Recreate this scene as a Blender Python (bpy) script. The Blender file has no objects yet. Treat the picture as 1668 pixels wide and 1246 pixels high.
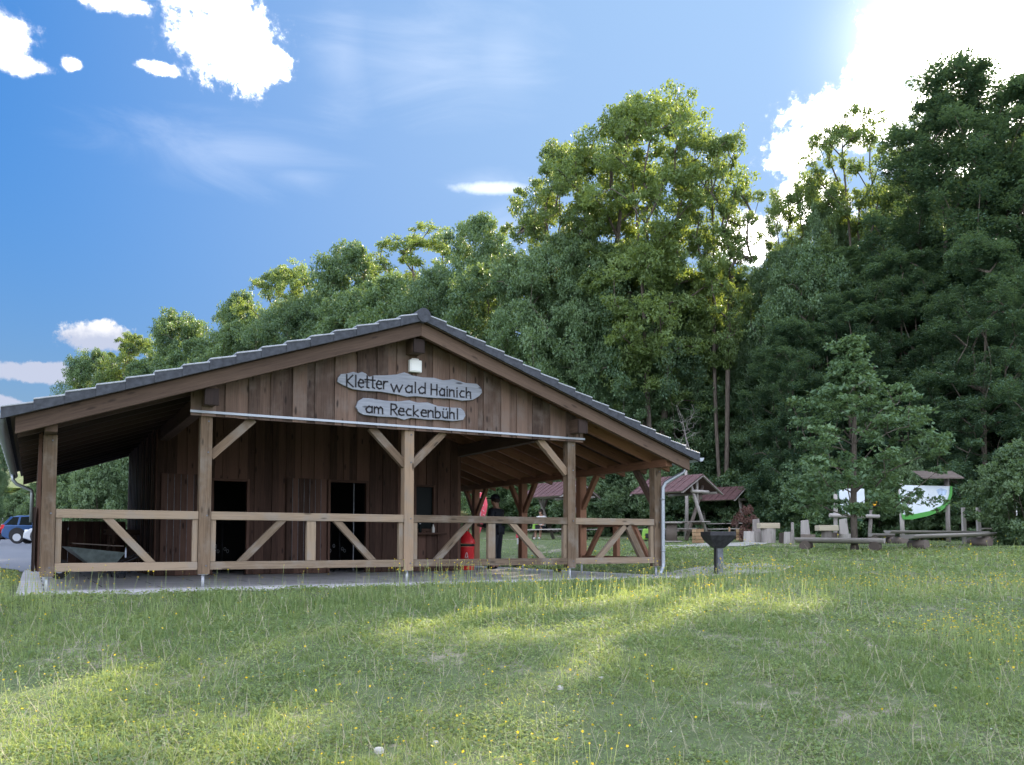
import bpy, math, random
import numpy as np
from mathutils import Matrix, Vector
R = math.radians
random.seed(7); rng = np.random.default_rng(7)
scene = bpy.context.scene
COL = scene.collection

# ---------------------------------------------------------------- camera
FPX, PCY, PITCH, YAW = 1384.6, 808.2, 0.0547, 0.5129     # focal length in photo pixels, principal row
CAM = np.array([-5.768, -14.027, 0.559])
fw = np.array([math.sin(YAW)*math.cos(PITCH), math.cos(YAW)*math.cos(PITCH), math.sin(PITCH)])
rt = np.array([math.cos(YAW), -math.sin(YAW), 0.0])
up = np.cross(rt, fw)
cd = bpy.data.cameras.new('camera'); cam = bpy.data.objects.new('camera', cd); COL.objects.link(cam)
cd.sensor_width = 36; cd.lens = FPX/1668*36; cd.shift_y = (PCY-623)/1668
cd.clip_start = 0.1; cd.clip_end = 3000
cam.matrix_world = Matrix(((rt[0], up[0], -fw[0], CAM[0]), (rt[1], up[1], -fw[1], CAM[1]), (rt[2], up[2], -fw[2], CAM[2]), (0, 0, 0, 1)))
scene.camera = cam
FH = np.array([math.sin(YAW), math.cos(YAW)])            # horizontal forward
def ray(u, v):
    d = fw*FPX + rt*(u-834) - up*(v-PCY)
    return d/np.linalg.norm(d)
def at(u, v, f):
    """point at horizontal forward distance f seen at photo pixel (u, v)"""
    d = ray(u, v); t = f/(d[0]*FH[0]+d[1]*FH[1]); return CAM + d*t
def gpt(u, f):
    p = at(u, 884, f); return (p[0], p[1], float(gz(p[0], p[1])))

# ---------------------------------------------------------------- sun and sky
SUN_AZ, SUN_EL = R(57.0), R(28.8)                       # azimuth from +Y toward +X
sund = np.array([math.sin(SUN_AZ)*math.cos(SUN_EL), math.cos(SUN_AZ)*math.cos(SUN_EL), math.sin(SUN_EL)])
sl = bpy.data.lights.new('sun', 'SUN'); so = bpy.data.objects.new('sun', sl); COL.objects.link(so)
sl.energy = 5.0; sl.angle = R(0.5); sl.color = (1.0, 0.86, 0.64)
so.rotation_euler = Vector(sund).to_track_quat('Z', 'Y').to_euler()
vs = scene.view_settings
vs.view_transform = 'Standard'; vs.look = 'None'; vs.exposure = 1.6; vs.gamma = 1; vs.use_curve_mapping = False

world = bpy.data.worlds.new('World'); scene.world = world; world.use_nodes = True
NT = world.node_tree; NT.nodes.clear()
class NG:
    """tiny node-graph helper"""
    def __init__(s, nt): s.nt = nt
    def n(s, t, **k):
        x = s.nt.nodes.new(t)
        for a, b in k.items(): setattr(x, a, b)
        return x
    def l(s, a, b): s.nt.links.new(a, b)
    def _in(s, sock, v):
        if hasattr(v, 'is_output'): s.l(v, sock)
        else: sock.default_value = v
    def m(s, op, a, b=0.0, c=0.0, clamp=False):
        x = s.n('ShaderNodeMath', operation=op, use_clamp=clamp)
        for i, v in enumerate((a, b, c)): s._in(x.inputs[i], v)
        return x.outputs[0]
    def v(s, op, a, b=(0, 0, 0)):
        x = s.n('ShaderNodeVectorMath', operation=op)
        s._in(x.inputs[0], a)
        if op == 'SCALE': s._in(x.inputs[3], b)
        else: s._in(x.inputs[1], b)
        return x.outputs['Value'] if op in ('DOT_PRODUCT', 'LENGTH') else x.outputs[0]
    def noise(s, vec, scale, detail=4, rough=.5, dist=0.0):
        x = s.n('ShaderNodeTexNoise'); s.l(vec, x.inputs['Vector']) if vec is not None else None
        x.inputs['Scale'].default_value = scale; x.inputs['Detail'].default_value = detail
        x.inputs['Roughness'].default_value = rough; x.inputs['Distortion'].default_value = dist
        return x.outputs['Fac']
    def mix(s, fac, a, b, mode='MIX'):
        x = s.n('ShaderNodeMix', data_type='RGBA', blend_type=mode)
        s._in(x.inputs[0], fac)
        for i, c in ((6, a), (7, b)):
            if hasattr(c, 'is_output'): s.l(c, x.inputs[i])
            else: x.inputs[i].default_value = (*c, 1) if len(c) == 3 else c
        return x.outputs[2]
    def ramp(s, fac, stops, interp='LINEAR'):
        x = s.n('ShaderNodeValToRGB'); s.l(fac, x.inputs[0]); cr = x.color_ramp; cr.interpolation = interp
        while len(cr.elements) < len(stops): cr.elements.new(1.0)
        for e, (p, c) in zip(cr.elements, stops):
            e.position = p; e.color = (*c, 1) if not isinstance(c, (int, float)) else (c, c, c, 1)
        return x.outputs[0]
    def smooth(s, x, a, b):
        y = s.n('ShaderNodeMapRange', interpolation_type='SMOOTHSTEP'); s.l(x, y.inputs[0])
        y.inputs[1].default_value = a; y.inputs[2].default_value = b
        return y.outputs[0]
w = NG(NT)
sky = w.n('ShaderNodeTexSky', sky_type='NISHITA'); sky.sun_disc = False
sky.sun_elevation = SUN_EL; sky.sun_rotation = SUN_AZ
sky.air_density = 1.0; sky.dust_density = 0.4; sky.ozone_density = 2.5
D = w.n('ShaderNodeTexCoord').outputs['Generated']
hs = w.n('ShaderNodeHueSaturation'); hs.inputs['Saturation'].default_value = 1.38; hs.inputs['Value'].default_value = 0.92
w.l(sky.outputs[0], hs.inputs['Color'])
n1 = w.noise(D, 8.0, 9, .66); n2 = w.noise(D, 26.0, 8, .68, .3)
n3 = w.noise(D, 75.0, 6, .65)
edge = w.m('ADD', w.m('MULTIPLY', w.m('SUBTRACT', n3, .5), 1.7), w.m('ADD', w.m('MULTIPLY', w.m('SUBTRACT', n1, .5), 3.2), w.m('MULTIPLY', w.m('SUBTRACT', n2, .5), 2.2)))
def blob(u, v, a, b):
    """elliptic cloud patch in a sky direction; a, b in photo pixels turned into angles"""
    d = ray(u, v); r = np.cross(d, (0, 0, 1)); r /= np.linalg.norm(r); q = np.cross(r, d)
    k = FPX / (np.dot(d, fw))
    fx = w.m('MULTIPLY', w.v('DOT_PRODUCT', D, tuple(r)), k/a)
    fy = w.m('MULTIPLY', w.v('DOT_PRODUCT', D, tuple(q)), k/b)
    rr = w.m('SQRT', w.m('ADD', w.m('MULTIPLY', fx, fx), w.m('MULTIPLY', fy, fy)))
    back = w.m('MULTIPLY', w.m('LESS_THAN', w.v('DOT_PRODUCT', D, tuple(d)), 0.0), 50.0)
    return w.m('SUBTRACT', 1.0, w.m('ADD', rr, back)), fy
def union(bl):
    x = bl[0]
    for y in bl[1:]: x = w.m('MAXIMUM', x, y)
    return x
dense = [blob(*a)[0] for a in ((375, 72, 105, 72), (330, -5, 80, 34), (435, 98, 50, 42), (185, 0, 65, 20), (8, 60, 48, 40), (38, 104, 42, 18), (117, 103, 17, 13),
                               (262, 112, 36, 13), (1670, 100, 235, 230), (1435, 55, 42, 45), (1418, 100, 45, 40), (1400, 185, 120, 62), (1290, 250, 52, 38), (1215, 392, 50, 48), (1320, 330, 60, 50), (1750, 350, 300, 200))]
md = w.m('ADD', union(dense), w.m('MULTIPLY', edge, .62)); mk = w.smooth(md, -0.10, 0.62)
lowb = [blob(*a) for a in ((170, 548, 72, 30), (60, 607, 110, 19), (-10, 655, 40, 15))]
lowm = w.smooth(w.m('ADD', union([b[0] for b in lowb]), w.m('MULTIPLY', edge, .5)), 0.0, 0.3)
# grey undersides of the low clouds: by elevation inside the cloud
lowshade = w.smooth(w.m('ADD', lowb[0][1], w.m('MULTIPLY', edge, .5)), -.3, .75)
lowcol = w.mix(lowshade, (2.6, 2.85, 3.6), (5.2, 5.15, 5.2))
Dw = w.v('MULTIPLY', D, (1, 1, 3.2))
wis = w.noise(Dw, 5.0, 7, .6, 1.2)
wb = union([blob(*a)[0] for a in ((800, 300, 95, 28), (700, 90, 230, 110), (560, 90, 80, 140), (490, 290, 120, 34), (380, 250, 240, 70), (820, 90, 120, 90), (820, 370, 70, 60))])
wisp = w.m('MULTIPLY', w.smooth(w.m('ADD', w.m('MULTIPLY', wb, .5), w.m('SUBTRACT', wis, .5)), -.02, .8), .26)
hot = union([blob(*a)[0] for a in ((800, 306, 75, 12),)])
wisp = w.m('MAXIMUM', wisp, w.m('MULTIPLY', w.smooth(w.m('ADD', hot, w.m('MULTIPLY', edge, .3)), 0, .8), .8))
# bright clouds added as fill light, unseen behind and above the camera
bk = w.noise(w.v('MULTIPLY', D, (1, 1, 1.6)), 2.6, 8, .6)
behind = w.smooth(w.v('DOT_PRODUCT', D, tuple(fw)), 0.55, 0.25)
bkm = w.m('MULTIPLY', w.smooth(bk, .44, .56), behind)
sdot = w.v('DOT_PRODUCT', D, tuple(sund))
glow = w.m('POWER', w.m('MAXIMUM', sdot, 0.0), 420.0)
glow2 = w.m('POWER', w.m('MAXIMUM', sdot, 0.0), 14.0)
lum = w.v('DOT_PRODUCT', hs.outputs[0], (.25, .6, .15)); damp = w.m('DIVIDE', 2.05, w.m('ADD', 1.0, w.m('MULTIPLY', lum, .90)))
skyc = w.v('MULTIPLY', w.v('SCALE', hs.outputs[0], damp), (1.12, .98, 1.04))
skyc = w.mix(w.smooth(sdot, .56, .985), skyc, (1.45, 2.4, 3.95))
c = w.mix(wisp, skyc, (5.2, 5.6, 6.3))
c = w.mix(bkm, c, (17, 18, 21))
c = w.mix(lowm, c, lowcol)
cb = w.mix(w.m('MULTIPLY', w.smooth(sdot, .55, .95), w.smooth(md, .0, .45)), w.mix(w.smooth(md, .1, .75), (3.4, 3.8, 4.9), (6.6, 6.7, 7.0)), (48, 46, 43))
c = w.mix(mk, c, cb)
g = w.n('ShaderNodeMix', data_type='RGBA', blend_type='ADD'); g.inputs[0].default_value = 1
gl = w.v('ADD', w.v('SCALE', (7, 6.7, 6), glow), w.v('SCALE', (.45, .5, .5), glow2))
w.l(c, g.inputs[6]); w.l(gl, g.inputs[7])
bg = w.n('ShaderNodeBackground'); bg.inputs['Strength'].default_value = 0.075
w.l(g.outputs[2], bg.inputs[0]); wo = w.n('ShaderNodeOutputWorld'); w.l(bg.outputs[0], wo.inputs[0])
scene.cycles.max_bounces = 6; scene.cycles.diffuse_bounces = 3; scene.cycles.transmission_bounces = 3; scene.cycles.transparent_max_bounces = 4
scene.cycles.sample_clamp_indirect = 6; scene.cycles.use_denoising = True

# ---------------------------------------------------------------- materials
def principled(name, color=(.5, .5, .5), rough=.7, metal=0.0, spec=.4):
    m = bpy.data.materials.new(name); m.use_nodes = True
    b = m.node_tree.nodes['Principled BSDF']
    b.inputs['Base Color'].default_value = (*color, 1); b.inputs['Roughness'].default_value = rough
    b.inputs['Metallic'].default_value = metal; b.inputs['Specular IOR Level'].default_value = spec
    return m, NG(m.node_tree), b
def bump(g, b, h, strength=.3, dist=.01):
    x = g.n('ShaderNodeBump'); x.inputs['Strength'].default_value = strength; x.inputs['Distance'].default_value = dist
    g.l(h, x.inputs['Height']); g.l(x.outputs[0], b.inputs['Normal'])
def m_wood(name, dark, light, knots=.5, rough=.75, grey=None):
    """boards and beams: UV u runs along the grain in metres, v across; 'var' is each board's own tone"""
    m, g, b = principled(name, light, rough, spec=.25)
    uv = g.n('ShaderNodeUVMap').outputs[0]
    st = g.v('MULTIPLY', uv, (1.3, 26, 1)); st2 = g.v('MULTIPLY', uv, (.7, 7, 1))
    gr = g.noise(st, 1.6, 6, .65, .3); big = g.noise(st2, 1.0, 3, .5)
    va = g.n('ShaderNodeAttribute', attribute_name='var').outputs['Fac']
    f = g.m('ADD', g.m('MULTIPLY', gr, .55), g.m('ADD', g.m('MULTIPLY', big, .3), g.m('MULTIPLY', va, .44)))
    c = g.ramp(f, ((.40, dark), (.86, light)))
    if grey:
        gy = g.noise(uv, 2.3, 4, .6)
        c = g.mix(g.m('MULTIPLY', g.smooth(gy, .45, .75), .7), c, grey)
    vo = g.n('ShaderNodeTexVoronoi', feature='F1'); vo.inputs['Scale'].default_value = 1.0
    g.l(g.v('MULTIPLY', uv, (2.1, 7.5, 1)), vo.inputs['Vector'])
    kn = g.smooth(vo.outputs['Distance'], .20, .08)
    c = g.mix(g.m('MULTIPLY', kn, knots), c, tuple(x*.35 for x in dark))
    g.l(c, b.inputs['Base Color']); bump(g, b, gr, .35, .004)
    return m
M = {}
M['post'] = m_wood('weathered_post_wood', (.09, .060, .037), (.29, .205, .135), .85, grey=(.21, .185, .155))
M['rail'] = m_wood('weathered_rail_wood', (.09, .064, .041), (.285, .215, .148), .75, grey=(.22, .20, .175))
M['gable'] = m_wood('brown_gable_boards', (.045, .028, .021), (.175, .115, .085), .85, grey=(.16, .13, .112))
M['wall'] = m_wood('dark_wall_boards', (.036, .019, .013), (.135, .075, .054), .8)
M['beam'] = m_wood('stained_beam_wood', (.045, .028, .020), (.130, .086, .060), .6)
M['rafter'] = m_wood('warm_lit_red_brown_wood', (.115, .055, .032), (.31, .155, .09), .5)  # red-brown wood with the right side's warm glow put into the colour
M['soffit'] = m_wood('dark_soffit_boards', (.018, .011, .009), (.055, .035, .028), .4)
M['sign'] = m_wood('silvered_sign_wood', (.09, .10, .12), (.33, .35, .39), .8, .7, grey=(.20, .22, .26))
M['log'] = m_wood('silver_grey_log', (.16, .14, .125), (.42, .39, .36), .5)
M['logdark'] = m_wood('dark_old_log', (.07, .055, .045), (.20, .165, .14), .4)
M['plank'] = m_wood('fresh_plank', (.30, .25, .17), (.56, .50, .38), .3)
M['crate'] = m_wood('yellow_crate_wood', (.20, .12, .06), (.42, .28, .16), .3)
def plain(name, c, rough=.6, metal=0, spec=.4, nz=.0, scale=8):
    m, g, b = principled(name, c, rough, metal, spec)
    if nz:
        t = g.n('ShaderNodeTexCoord').outputs['Object']; n = g.noise(t, scale, 5, .6)
        cc = g.ramp(n, ((.3, tuple(x*(1-nz) for x in c)), (.7, tuple(min(1, x*(1+nz)) for x in c))))
        g.l(cc, b.inputs['Base Color']); bump(g, b, n, .15, .004)
    return m
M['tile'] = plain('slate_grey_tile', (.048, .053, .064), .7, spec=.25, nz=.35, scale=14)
M['tile_roll'] = plain('sky_lit_tile_rim', (.30, .32, .35), .4, nz=.2, scale=14)  # pale tone paints the sky light caught along the tile edges
M['zinc'] = plain('zinc_metal', (.30, .33, .36), .42, .6)
M['flash'] = plain('pale_metal_strip', (.36, .39, .43), .5, .3)
M['steel'] = plain('galvanised_steel', (.45, .47, .5), .5, .2)
M['white'] = plain('white_plastic', (.72, .73, .70), .5)
M['black'] = plain('black_paint', (.012, .012, .014), .6)
M['ink'] = plain('burnt_lettering', (.018, .017, .02), .8)
M['iron'] = plain('blackened_iron', (.035, .035, .04), .5, .4, nz=.5, scale=9)
M['ironlight'] = plain('greyed_iron', (.13, .14, .155), .55, .4, nz=.5, scale=9)
M['red'] = plain('red_enamel', (.62, .025, .03), .38)
M['pink'] = plain('pink_red_banner', (.85, .12, .16), .7)
M['violet'] = plain('violet_print', (.30, .18, .50), .7)
M['glass'] = plain('dark_window_glass', (.01, .014, .014), .25, 0, .03)
M['redroof'] = plain('wine_red_roof_sheet', (.115, .062, .062), .65, nz=.25, scale=5)
M['board'] = plain('printed_pale_board', (.72, .78, .83), .6, nz=.10, scale=2.5)
M['printblue'] = plain('printed_blue', (.48, .60, .80), .6, nz=.3, scale=6)
M['green'] = plain('green_board_edge', (.08, .32, .06), .6)
M['darkgreen'] = plain('dark_green_edge', (.03, .09, .05), .6)
M['yellow'] = plain('orange_yellow_paint', (.85, .42, .02), .6)
M['tyre'] = plain('black_rubber', (.02, .02, .022), .8)
M['carblue'] = plain('blue_car_paint', (.035, .085, .20), .25, .2)
M['carwhite'] = plain('white_car_paint', (.62, .64, .66), .25)
M['carsilver'] = plain('silver_car_paint', (.45, .47, .50), .28, .5)
M['tail'] = plain('red_lamp_glass', (.55, .02, .03), .25)
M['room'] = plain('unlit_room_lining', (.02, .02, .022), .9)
M['barrow'] = plain('grey_green_barrow_tray', (.20, .25, .24), .45, .3, nz=.3)
M['cloth_dark'] = plain('dark_navy_cloth', (.012, .014, .022), .9)
M['skin'] = plain('skin', (.42, .24, .17), .55)
M['cloth_white'] = plain('white_cloth', (.7, .7, .7), .9)
M['neon'] = plain('lime_fabric', (.20, .38, .06), .8)
M['stone'] = plain('pale_stone', (.42, .41, .38), .85, nz=.3, scale=12)
M['paper'] = plain('paper_white', (.7, .68, .62), .9)
M['hair'] = plain('dark_hair', (.03, .02, .015), .8)

def m_leaf(name, c0, c1, trans, tmix=.42, rough=.5):
    m = bpy.data.materials.new(name); m.use_nodes = True; nt = m.node_tree; nt.nodes.clear(); g = NG(nt)
    va = g.n('ShaderNodeAttribute', attribute_name='var').outputs['Fac']
    oi = g.n('ShaderNodeObjectInfo').outputs['Random']
    f = g.m('ADD', g.m('MULTIPLY', va, .85), g.m('MULTIPLY', oi, .35), clamp=True)
    c = g.mix(f, c0, c1)
    p = g.n('ShaderNodeBsdfPrincipled'); g.l(c, p.inputs['Base Color']); p.inputs['Roughness'].default_value = rough
    p.inputs['Specular IOR Level'].default_value = .35
    t = g.n('ShaderNodeBsdfTranslucent'); g.l(g.mix(f, tuple(x*.75 for x in trans), trans), t.inputs['Color'])
    mx = g.n('ShaderNodeMixShader'); mx.inputs[0].default_value = tmix
    g.l(p.outputs[0], mx.inputs[1]); g.l(t.outputs[0], mx.inputs[2])
    o = g.n('ShaderNodeOutputMaterial'); g.l(mx.outputs[0], o.inputs[0])
    return m
M['leaf_ash'] = m_leaf('ash_leaves', (.05, .10, .045), (.16, .235, .085), (.38, .48, .07), .36)
M['leaf_maple'] = m_leaf('maple_leaves', (.035, .085, .06), (.12, .20, .13), (.20, .30, .08), .3)
M['leaf_broad'] = m_leaf('mixed_leaves', (.04, .09, .055), (.14, .22, .11), (.30, .42, .07), .27)
M['leaf_oak'] = m_leaf('oak_leaves', (.06, .12, .06), (.15, .24, .115), (.24, .34, .09), .3)
M['leaf_shrub'] = m_leaf('shrub_leaves', (.065, .12, .065), (.17, .25, .13), (.27, .38, .1), .35)
M['leaf_red'] = m_leaf('copper_leaves', (.09, .05, .045), (.19, .11, .09), (.25, .1, .06), .3)
M['straw'] = plain('dry_straw', (.36, .32, .22), .8)
M['grass'] = m_leaf('grass_blades', (.05, .13, .042), (.31, .385, .17), (.42, .50, .12), .42, .6)
def m_bark():
    m, g, b = principled('bark', (.1, .08, .06), .9, spec=.1)
    t = g.n('ShaderNodeTexCoord').outputs['Object']; n = g.noise(g.v('MULTIPLY', t, (1, 1, .25)), 9, 6, .7)
    g.l(g.ramp(n, ((.3, (.05, .04, .033)), (.7, (.17, .145, .12)))), b.inputs['Base Color']); bump(g, b, n, .6, .03)
    return m
M['bark'] = m_bark()
def m_ground():
    m, g, b = principled('meadow_soil_and_turf', (.1, .12, .05), .95, spec=.1)
    P = g.n('ShaderNodeNewGeometry').outputs['Position']
    a = g.noise(P, .55, 6, .6); d = g.noise(P, 7, 5, .65); e = g.noise(P, 40, 3, .6)
    turf = g.mix(d, (.07, .10, .045), (.17, .20, .10)); dry = g.mix(e, (.20, .17, .13), (.40, .36, .29))
    c = g.mix(g.smooth(g.m('ADD', a, g.m('MULTIPLY', g.m('SUBTRACT', d, .5), .6)), .56, .74), turf, dry)
    g.l(c, b.inputs['Base Color']); bump(g, b, g.m('ADD', d, e), .6, .02)
    return m
M['ground'] = m_ground()
def m_mineral(name, c0, c1, sc, bs=.3):
    m, g, b = principled(name, c0, .9, spec=.2)
    P = g.n('ShaderNodeNewGeometry').outputs['Position']; n = g.noise(P, sc, 6, .6); k = g.noise(P, .6, 3, .5)
    c = g.mix(g.m('ADD', g.m('MULTIPLY', n, .6), g.m('MULTIPLY', k, .4)), c0, c1)
    g.l(c, b.inputs['Base Color']); bump(g, b, n, bs, .006)
    return m
M['asphalt'] = m_mineral('asphalt', (.13, .14, .16), (.25, .26, .28), 30)
M['gravel'] = m_mineral('pale_gravel', (.17, .17, .15), (.50, .48, .43), 22, .8)
def m_paving():
    m, g, b = principled('concrete_paving', (.3, .3, .3), .85, spec=.25)
    P = g.n('ShaderNodeNewGeometry').outputs['Position']; n = g.noise(P, 14, 6, .6); k = g.noise(P, 1.1, 4, .6)
    br = g.n('ShaderNodeTexBrick'); br.offset = 0.5; br.inputs['Scale'].default_value = 1.0
    br.inputs['Brick Width'].default_value = 1.6; br.inputs['Row Height'].default_value = .8; br.inputs['Mortar Size'].default_value = .012
    br.inputs['Color1'].default_value = (1, 1, 1, 1); br.inputs['Color2'].default_value = (.86, .86, .86, 1); br.inputs['Mortar'].default_value = (.2, .2, .2, 1)
    g.l(P, br.inputs['Vector'])
    c = g.mix(g.m('ADD', g.m('MULTIPLY', n, .5), g.m('MULTIPLY', k, .5)), (.38, .37, .39), (.58, .565, .555))
    g.l(g.mix(1.0, c, br.outputs[0], 'MULTIPLY'), b.inputs['Base Color']); bump(g, b, n, .2, .004)
    return m
M['paving'] = m_paving()

# ---------------------------------------------------------------- object helpers
def link(name, me, mat=None, parent=None):
    o = bpy.data.objects.new(name, me); COL.objects.link(o)
    if mat is not None: me.materials.append(M[mat] if isinstance(mat, str) else mat)
    if parent is not None: o.parent = parent
    return o
def tag(o, label=None, cat=None, group=None, kind=None):
    for k, v in (('label', label), ('category', cat), ('group', group), ('kind', kind)):
        if v: o[k] = v
    return o
def thing(name, label, cat, loc=(0, 0, 0), rz=0.0, group=None):
    o = bpy.data.objects.new(name, None); COL.objects.link(o); o.location = loc; o.rotation_euler[2] = rz
    o.empty_display_size = .2
    return tag(o, label, cat, group)
def copy_tree(o, parent=None):
    c = o.copy(); COL.objects.link(c); c.parent = parent
    for ch in list(o.children): copy_tree(ch, c)
    return c
def fast_mesh(name, V, F4=None, F3=None, var=None, smooth=False):
    me = bpy.data.meshes.new(name); V = np.asarray(V, np.float32)
    n4 = 0 if F4 is None else len(F4); n3 = 0 if F3 is None else len(F3)
    idx = np.concatenate([np.asarray(F4, np.int32).ravel() if n4 else np.zeros(0, np.int32), np.asarray(F3, np.int32).ravel() if n3 else np.zeros(0, np.int32)])
    st = np.concatenate([np.arange(n4)*4, n4*4+np.arange(n3)*3]).astype(np.int32)
    me.vertices.add(len(V)); me.vertices.foreach_set('co', V.ravel())
    me.loops.add(len(idx)); me.loops.foreach_set('vertex_index', idx)
    me.polygons.add(n4+n3); me.polygons.foreach_set('loop_start', st)
    if smooth: me.polygons.foreach_set('use_smooth', np.ones(n4+n3, bool))
    me.update(calc_edges=True)
    if var is not None:
        at_ = me.attributes.new('var', 'FLOAT', 'POINT'); at_.data.foreach_set('value', np.asarray(var, np.float32))
    return me
def perp(d):
    d = np.asarray(d, float); a = np.array([0, 0, 1.0]) if abs(d[2]) < .9*np.linalg.norm(d) else np.array([1.0, 0, 0])
    s = np.cross(d, a); s /= np.linalg.norm(s); t = np.cross(s, d); t /= np.linalg.norm(t); return s, t
class MB:
    def __init__(s): s.v = []; s.f = []; s.uv = []; s.var = []; s.sm = []
    def face(s, idx, uvs=None, smooth=False):
        s.f.append(tuple(idx)); s.uv.append(uvs if uvs is not None else [(0, 0)]*len(idx)); s.sm.append(smooth)
    def add(s, pts, var=None):
        b = len(s.v); s.v += [tuple(map(float, p)) for p in pts]; s.var += [random.random() if var is None else var]*len(pts); return b
    def hexa(s, P, axis=0, var=None):
        """8 points: 0-3 first end (ccw), 4-7 second end; uv u along 0->4"""
        P = [np.asarray(p, float) for p in P]; var = random.random() if var is None else var
        b = s.add(P, var); L = np.linalg.norm(P[4]-P[0]); u0 = random.random()*20; v0 = random.random()*20
        w1 = np.linalg.norm(P[1]-P[0]); w2 = np.linalg.norm(P[2]-P[1])
        acc = v0
        for i, j, ww in ((0, 1, w1), (1, 2, w2), (2, 3, w1), (3, 0, w2)):
            s.face((b+i, b+j, b+4+j, b+4+i), [(u0, acc), (u0, acc+ww), (u0+L, acc+ww), (u0+L, acc)]); acc += ww
        s.face((b+3, b+2, b+1, b), [(u0+.1*k, v0+.02*k) for k in range(4)])
        s.face((b+4, b+5, b+6, b+7), [(u0+.1*k, v0+.02*k) for k in range(4)])
    def bar(s, p0, p1, w_, h, upv=(0, 0, 1), var=None):
        p0 = np.asarray(p0, float); p1 = np.asarray(p1, float); d = p1-p0; d /= np.linalg.norm(d)
        sd = np.cross(d, upv); n = np.linalg.norm(sd)
        if n < 1e-4: sd = np.array([1.0, 0, 0])
        else: sd /= n
        u = np.cross(sd, d); a = sd*w_/2; c_ = u*h/2
        s.hexa([p0-a-c_, p0+a-c_, p0+a+c_, p0-a+c_, p1-a-c_, p1+a-c_, p1+a+c_, p1-a+c_], var=var)
    def box(s, x0, x1, y0, y1, z0, z1, grain='z', var=None):
        c8 = {'z': [(x0, y0, z0), (x1, y0, z0), (x1, y1, z0), (x0, y1, z0), (x0, y0, z1), (x1, y0, z1), (x1, y1, z1), (x0, y1, z1)],
              'x': [(x0, y0, z0), (x0, y1, z0), (x0, y1, z1), (x0, y0, z1), (x1, y0, z0), (x1, y1, z0), (x1, y1, z1), (x1, y0, z1)],
              'y': [(x0, y0, z0), (x0, y0, z1), (x1, y0, z1), (x1, y0, z0), (x0, y1, z0), (x0, y1, z1), (x1, y1, z1), (x1, y1, z0)]}[grain]
        s.hexa(c8, var=var)
    def tube(s, pts, rad, n=8, caps=True, var=None, smooth=True, jitter=0):
        pts = [np.asarray(p, float) for p in pts]; rad = [rad]*len(pts) if isinstance(rad, (int, float)) else rad
        var = random.random() if var is None else var; rings = []; L = 0; u0 = random.random()*20
        sref = None
        for i, p in enumerate(pts):
            d = pts[min(i+1, len(pts)-1)]-pts[max(i-1, 0)]; d = d/np.linalg.norm(d)
            if sref is None: sv, tv = perp(d)
            else:
                sv = sref-d*np.dot(sref, d); sv /= np.linalg.norm(sv); tv = np.cross(sv, d)
            sref = sv
            if i: L += np.linalg.norm(p-pts[i-1])
            b = s.add([p+(sv*math.cos(2*math.pi*k/n)+tv*math.sin(2*math.pi*k/n))*rad[i]*(1+jitter*(random.random()-.5)) for k in range(n)], var); rings.append((b, L))
        for (a, la), (b, lb) in zip(rings, rings[1:]):
            for k in range(n):
                j = (k+1) % n; w_ = 2*math.pi*rad[0]/n
                s.face((a+k, a+j, b+j, b+k), [(u0+la, w_*k), (u0+la, w_*(k+1)), (u0+lb, w_*(k+1)), (u0+lb, w_*k)], smooth)
        if caps:
            s.face([rings[0][0]+k for k in range(n)][::-1]); s.face([rings[-1][0]+k for k in range(n)])
    def lathe(s, prof, n=24, c=(0, 0, 0), smooth=True):
        rings = [s.add([(c[0]+r*math.cos(2*math.pi*k/n), c[1]+r*math.sin(2*math.pi*k/n), c[2]+z) for k in range(n)], .5) for r, z in prof]
        for a, b in zip(rings, rings[1:]):
            for k in range(n):
                j = (k+1) % n; s.face((a+k, a+j, b+j, b+k), None, smooth)
        s.face([rings[0]+k for k in range(n)][::-1]); s.face([rings[-1]+k for k in range(n)])
    def prism(s, poly, o, ax, ay, thick, var=None):
        """2-D outline (ccw) at origin o with axes ax, ay, extruded by thick along ax x ay"""
        o, ax, ay = (np.asarray(t, float) for t in (o, ax, ay)); nz = np.cross(ax, ay); nz /= np.linalg.norm(nz)
        var = random.random() if var is None else var; n = len(poly)
        a = s.add([o+ax*x+ay*y+nz*thick for x, y in poly], var); b = s.add([o+ax*x+ay*y for x, y in poly], var)
        s.face([a+k for k in range(n)], [(x, y) for x, y in poly]); s.face([b+k for k in range(n)][::-1], [(x, y) for x, y in poly][::-1])
        for k in range(n):
            j = (k+1) % n; s.face((b+k, b+j, a+j, a+k), [(poly[k][0], poly[k][1]), (poly[j][0], poly[j][1]), (poly[j][0], poly[j][1]+thick), (poly[k][0], poly[k][1]+thick)])
    def build(s, name, mat, parent=None, bevel=0):
        me = bpy.data.meshes.new(name); me.from_pydata(s.v, [], s.f)
        uvl = me.uv_layers.new(name='UVMap'); uvl.data.foreach_set('uv', np.array([c for f in s.uv for c in f], np.float32).ravel())
        a = me.attributes.new('var', 'FLOAT', 'POINT'); a.data.foreach_set('value', np.array(s.var, np.float32))
        me.polygons.foreach_set('use_smooth', np.array(s.sm, bool)); me.update()
        o = link(name, me, mat, parent)
        if bevel:
            m = o.modifiers.new('bevel', 'BEVEL'); m.width = bevel; m.segments = 2; m.limit_method = 'ANGLE'; m.angle_limit = R(40)
        return o
def one(fn, name, mat, parent=None, bevel=0):
    mb = MB(); fn(mb); return mb.build(name, mat, parent, bevel)

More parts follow.
